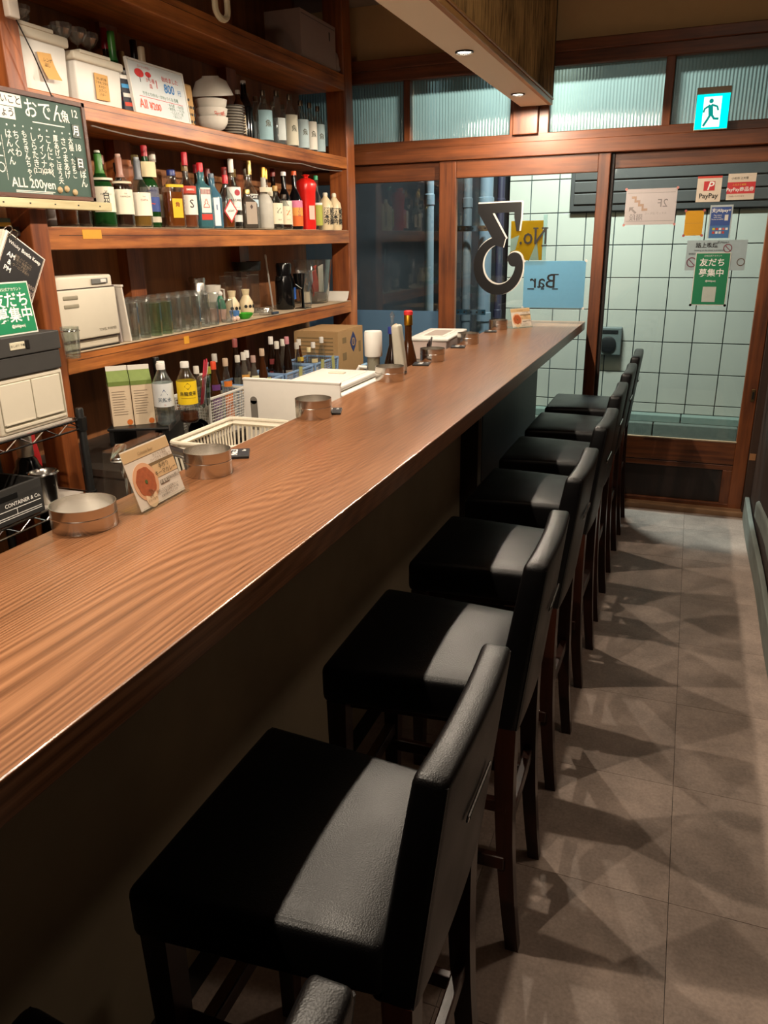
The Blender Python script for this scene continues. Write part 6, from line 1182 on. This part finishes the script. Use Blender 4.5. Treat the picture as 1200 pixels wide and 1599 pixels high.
text('lettering', '2F', 0.058, col('#8a807c'), t, (0.062, -0.0018, 0.015), FACE_Y, mirror=True); text('lettering', '階段', 0.036, col('#8a807c'), t, (-0.072, -0.0018, -0.055), FACE_Y, mirror=True); text('lettering', 'スナック ぱれっと', 0.014, col('#a89e98'), t, (0.03, -0.0018, -0.035), FACE_Y, mirror=True)
st_pts = [(-0.10, 0.055), (-0.075, 0.055), (-0.075, 0.035), (-0.055, 0.035), (-0.055, 0.015), (-0.035, 0.015), (-0.035, -0.008), (-0.015, -0.008), (-0.015, -0.02), (-0.045, -0.02), (-0.045, 0.003), (-0.065, 0.003), (-0.065, 0.023), (-0.085, 0.023), (-0.085, 0.043), (-0.10, 0.043)]
obj('stairs_pictogram', prism(st_pts, 0.0006, 'y', c=(-0.0, -0.0018, 0)), col('#a88a74'), t); obj('arrow', prism([(-0.11, 0.0), (-0.085, 0.0), (-0.092, -0.008), (-0.07, -0.028), (-0.078, -0.034), (-0.10, -0.014), (-0.11, -0.024)], 0.0006, 'y', c=(0, -0.0018, 0)), col('#8a807c'), t)
t, w, h = sheet('payment_sticker', 'white square payment sticker with red P logo on the street door', 'sticker', -0.020, 0.100, 1.712, 1.838, YG3 - 0.001, mat('sticker_white', '#d8c8b4', 0.35))
obj('red_top', box(-w, w, -0.0014, -0.0006, h - 0.010, h), col('#c83a2c'), t); o = obj('logo_square', box(-0.027, 0.027, -0.0016, -0.0008, -0.008, 0.038, 0.0), col('#c02428'), t); text('logo_letter', 'P', 0.058, M_inkw, o, (0.003, -0.0022, 0.013), FACE_Y, shear=0.25, bold=0.0006); text('lettering', 'PayPay', 0.034, M_ink, t, (0, -0.002, -0.034), FACE_Y, bold=0.0003)
t, w, h = sheet('voucher_sticker', 'red and white voucher sticker at the edge of the street door', 'sticker', 0.128, 0.262, 1.718, 1.845, YG3 - 0.001, MATS['sticker_white'])
obj('red_band', box(-w, w, -0.0014, -0.0006, -0.034, 0.022), col('#c62c30'), t); text('lettering', 'PayPay商品券', 0.023, M_inkw, t, (-0.004, -0.002, -0.014), FACE_Y, bold=0.0003); text('lettering', 'ふるさと納税', 0.011, col('#e6b83a'), t, (-0.01, -0.002, 0.009), FACE_Y); text('lettering', '小松市 上天草', 0.013, M_ink, t, (-0.01, -0.002, 0.040), FACE_Y); text('lettering', 'ご利用いただけます', 0.009, col('#8a5a4a'), t, (-0.02, -0.002, -0.047), FACE_Y)
t, w, h = sheet('yellow_note', 'plain creased yellow paper on the street door', 'paper', -0.062, 0.030, 1.545, 1.670, YG3 - 0.001, film('yellow_note', '#dfa83c', 0.2)); obj('crease', box(-w, w, -0.0010, -0.0004, -0.001, 0.001), col('#b8862c'), t); tacks(t, w, h, mat('red_dot', '#a8524a', 0.5))
t, w, h = sheet('wallet_sticker', 'blue mobile wallet sticker below the red voucher', 'sticker', 0.058, 0.170, 1.530, 1.695, YG3 - 0.001, mat('sticker_grey', '#aeb8b8', 0.4))
o = obj('blue_field', box(-w + 0.007, w - 0.007, -0.0014, -0.0006, -h, h - 0.010), mat('sticker_blue', '#2c4a8c', 0.4), t); obj('lower_field', box(-w + 0.007, w - 0.007, -0.0016, -0.0010, -h, -0.02), col('#3a6a9c'), t)
text('lettering', '支|Alipay+', 0.022, M_inkw, t, (0, -0.002, 0.055), FACE_Y, bold=0.0003); text('lettering', 'Pay smart\nwith your\nhome e-wallet', 0.010, M_inkw, t, (-0.015, -0.002, 0.022), FACE_Y); obj('phone', box(0.020, 0.037, -0.002, -0.0014, 0.005, 0.034), M_paper, t)
for k, c in enumerate(('#c8b83a', '#b8402e', '#e0dcd4', '#c05a4a', '#e0dcd4', '#b8402e', '#cfd4d8', '#c8c4bc', '#b03a34')): obj('brand_tile', box(-0.034 + 0.016 * (k % 5), -0.022 + 0.016 * (k % 5), -0.0022, -0.0016, -0.038 - 0.018 * (k // 5) - 0.004, -0.027 - 0.018 * (k // 5) - 0.004), col(c), t)
t, w, h = sheet('smoking_notice', 'pale no smoking street notice behind the green poster', 'notice', -0.038, 0.262, 1.365, 1.520, YG3 - 0.0006, mat('notice_grey', '#9fb0b4', 0.5))
text('lettering', '路上喫煙', 0.028, M_ink, t, (-0.05, -0.0018, 0.050), FACE_Y, bold=0.0008); text('lettering', 'Smoking on the street is prohibited', 0.0105, M_ink, t, (-0.035, -0.0018, 0.026), FACE_Y); text('lettering', '禁煙区域', 0.011, M_ink, t, (-0.115, -0.0018, 0.008), FACE_Y)
def ring(x, z, r, m, slash=True):
    o = obj('ban_ring', lathe([(r * 0.8, 0), (r, 0), (r, 0.0006), (r * 0.8, 0.0006), (r * 0.8, 0)], 28, caps=False), m, t, None, (x, -0.0012, z), (PI / 2, 0, 0))
    if slash: obj('ban_slash', box(-r * 0.85, r * 0.85, -r * 0.09, r * 0.09, 0.0001, 0.0007), m, o, None, (0, 0, 0), (0, 0, -PI / 4))
ring(-0.118, -0.035, 0.026, col('#6a3a4a')); ring(0.055, 0.036, 0.022, col('#7a3a48')); ring(0.128, -0.035, 0.020, col('#5a4638'), False); text('lettering', '支|Alipay+', 0.014, M_ink, t, (0.03, -0.0022, 0.066), FACE_Y)
t = thing('friend_poster', 'green friend recruiting poster with white text on the street door', 'poster', (0.1005, YG3 - 0.0025, 1.182), (0, 0, 0)); gw, gh = 0.176, 0.275
obj('backing', box(-gw / 2, gw / 2, -0.0005, 0.0005, 0, gh), M_paper, t); g = obj('green_face', box(-gw / 2 + 0.004, gw / 2 - 0.004, -0.0012, -0.0005, 0.004, gh - 0.004), mat('sign_green', '#087a4e', 0.5), t)
text('lettering', 'LINE公式アカウント', 0.010, M_inkw, g, (0, -0.0018, 0.258), FACE_Y); text('lettering', '友だち', 0.043, M_inkw, g, (0, -0.0018, 0.222), FACE_Y, bold=0.0014); text('lettering', '募集中', 0.043, M_inkw, g, (0, -0.0018, 0.168), FACE_Y, bold=0.0014); text('lettering', '@666jpenj', 0.012, M_inkw, g, (0, -0.0018, 0.128), FACE_Y, bold=0.0002)
obj('white_square', box(-0.034, 0.034, -0.0018, -0.0012, 0.018, 0.098), mat('square_grey', '#b8beb4', 0.6), t); tacks(t, gw / 2, 0.0); 
# exit sign
ex = thing('exit_sign', 'lit green running man exit sign above the street door', 'sign', (0.012, YF - 0.075, 2.052))
obj('housing', box(-0.080, 0.080, -0.012, 0.012, -0.004, 0.19, 0.003), mat('exit_housing', '#b8a488', 0.5), ex)
obj('lit_face', box(-0.077, 0.077, -0.0145, -0.0122, 0.0, 0.158), emit('exit_cyan', '#00e8e4', 1.5), ex)
M_exw = emit('exit_white', '#f4fffb', 1.5)
dw = obj('door_pictogram', box(-0.043, 0.040, -0.0158, -0.0146, 0.008, 0.146), M_exw, ex)
M_man = emit('exit_green', '#12a89a', 0.8)
bm = bmesh.new(); stroke([(-0.010, 0.108), (-0.004, 0.062)], 0.022, -0.0168, bm); stroke([(-0.006, 0.110), (0.022, 0.100), (0.028, 0.082)], 0.009, -0.0169, bm); stroke([(-0.012, 0.108), (-0.036, 0.092), (-0.040, 0.076)], 0.009, -0.0169, bm); stroke([(-0.006, 0.066), (-0.020, 0.040), (-0.036, 0.014)], 0.011, -0.0169, bm); stroke([(-0.002, 0.066), (0.012, 0.046), (0.034, 0.044)], 0.011, -0.0170, bm)
man = obj('running_figure', bm, M_man, ex); obj('figure_head', lathe([(0, 0), (0.0105, 0), (0.0105, 0.0004), (0, 0.0004)], 16), M_man, man, None, (-0.008, -0.0168, 0.126), (PI / 2, 0, 0))
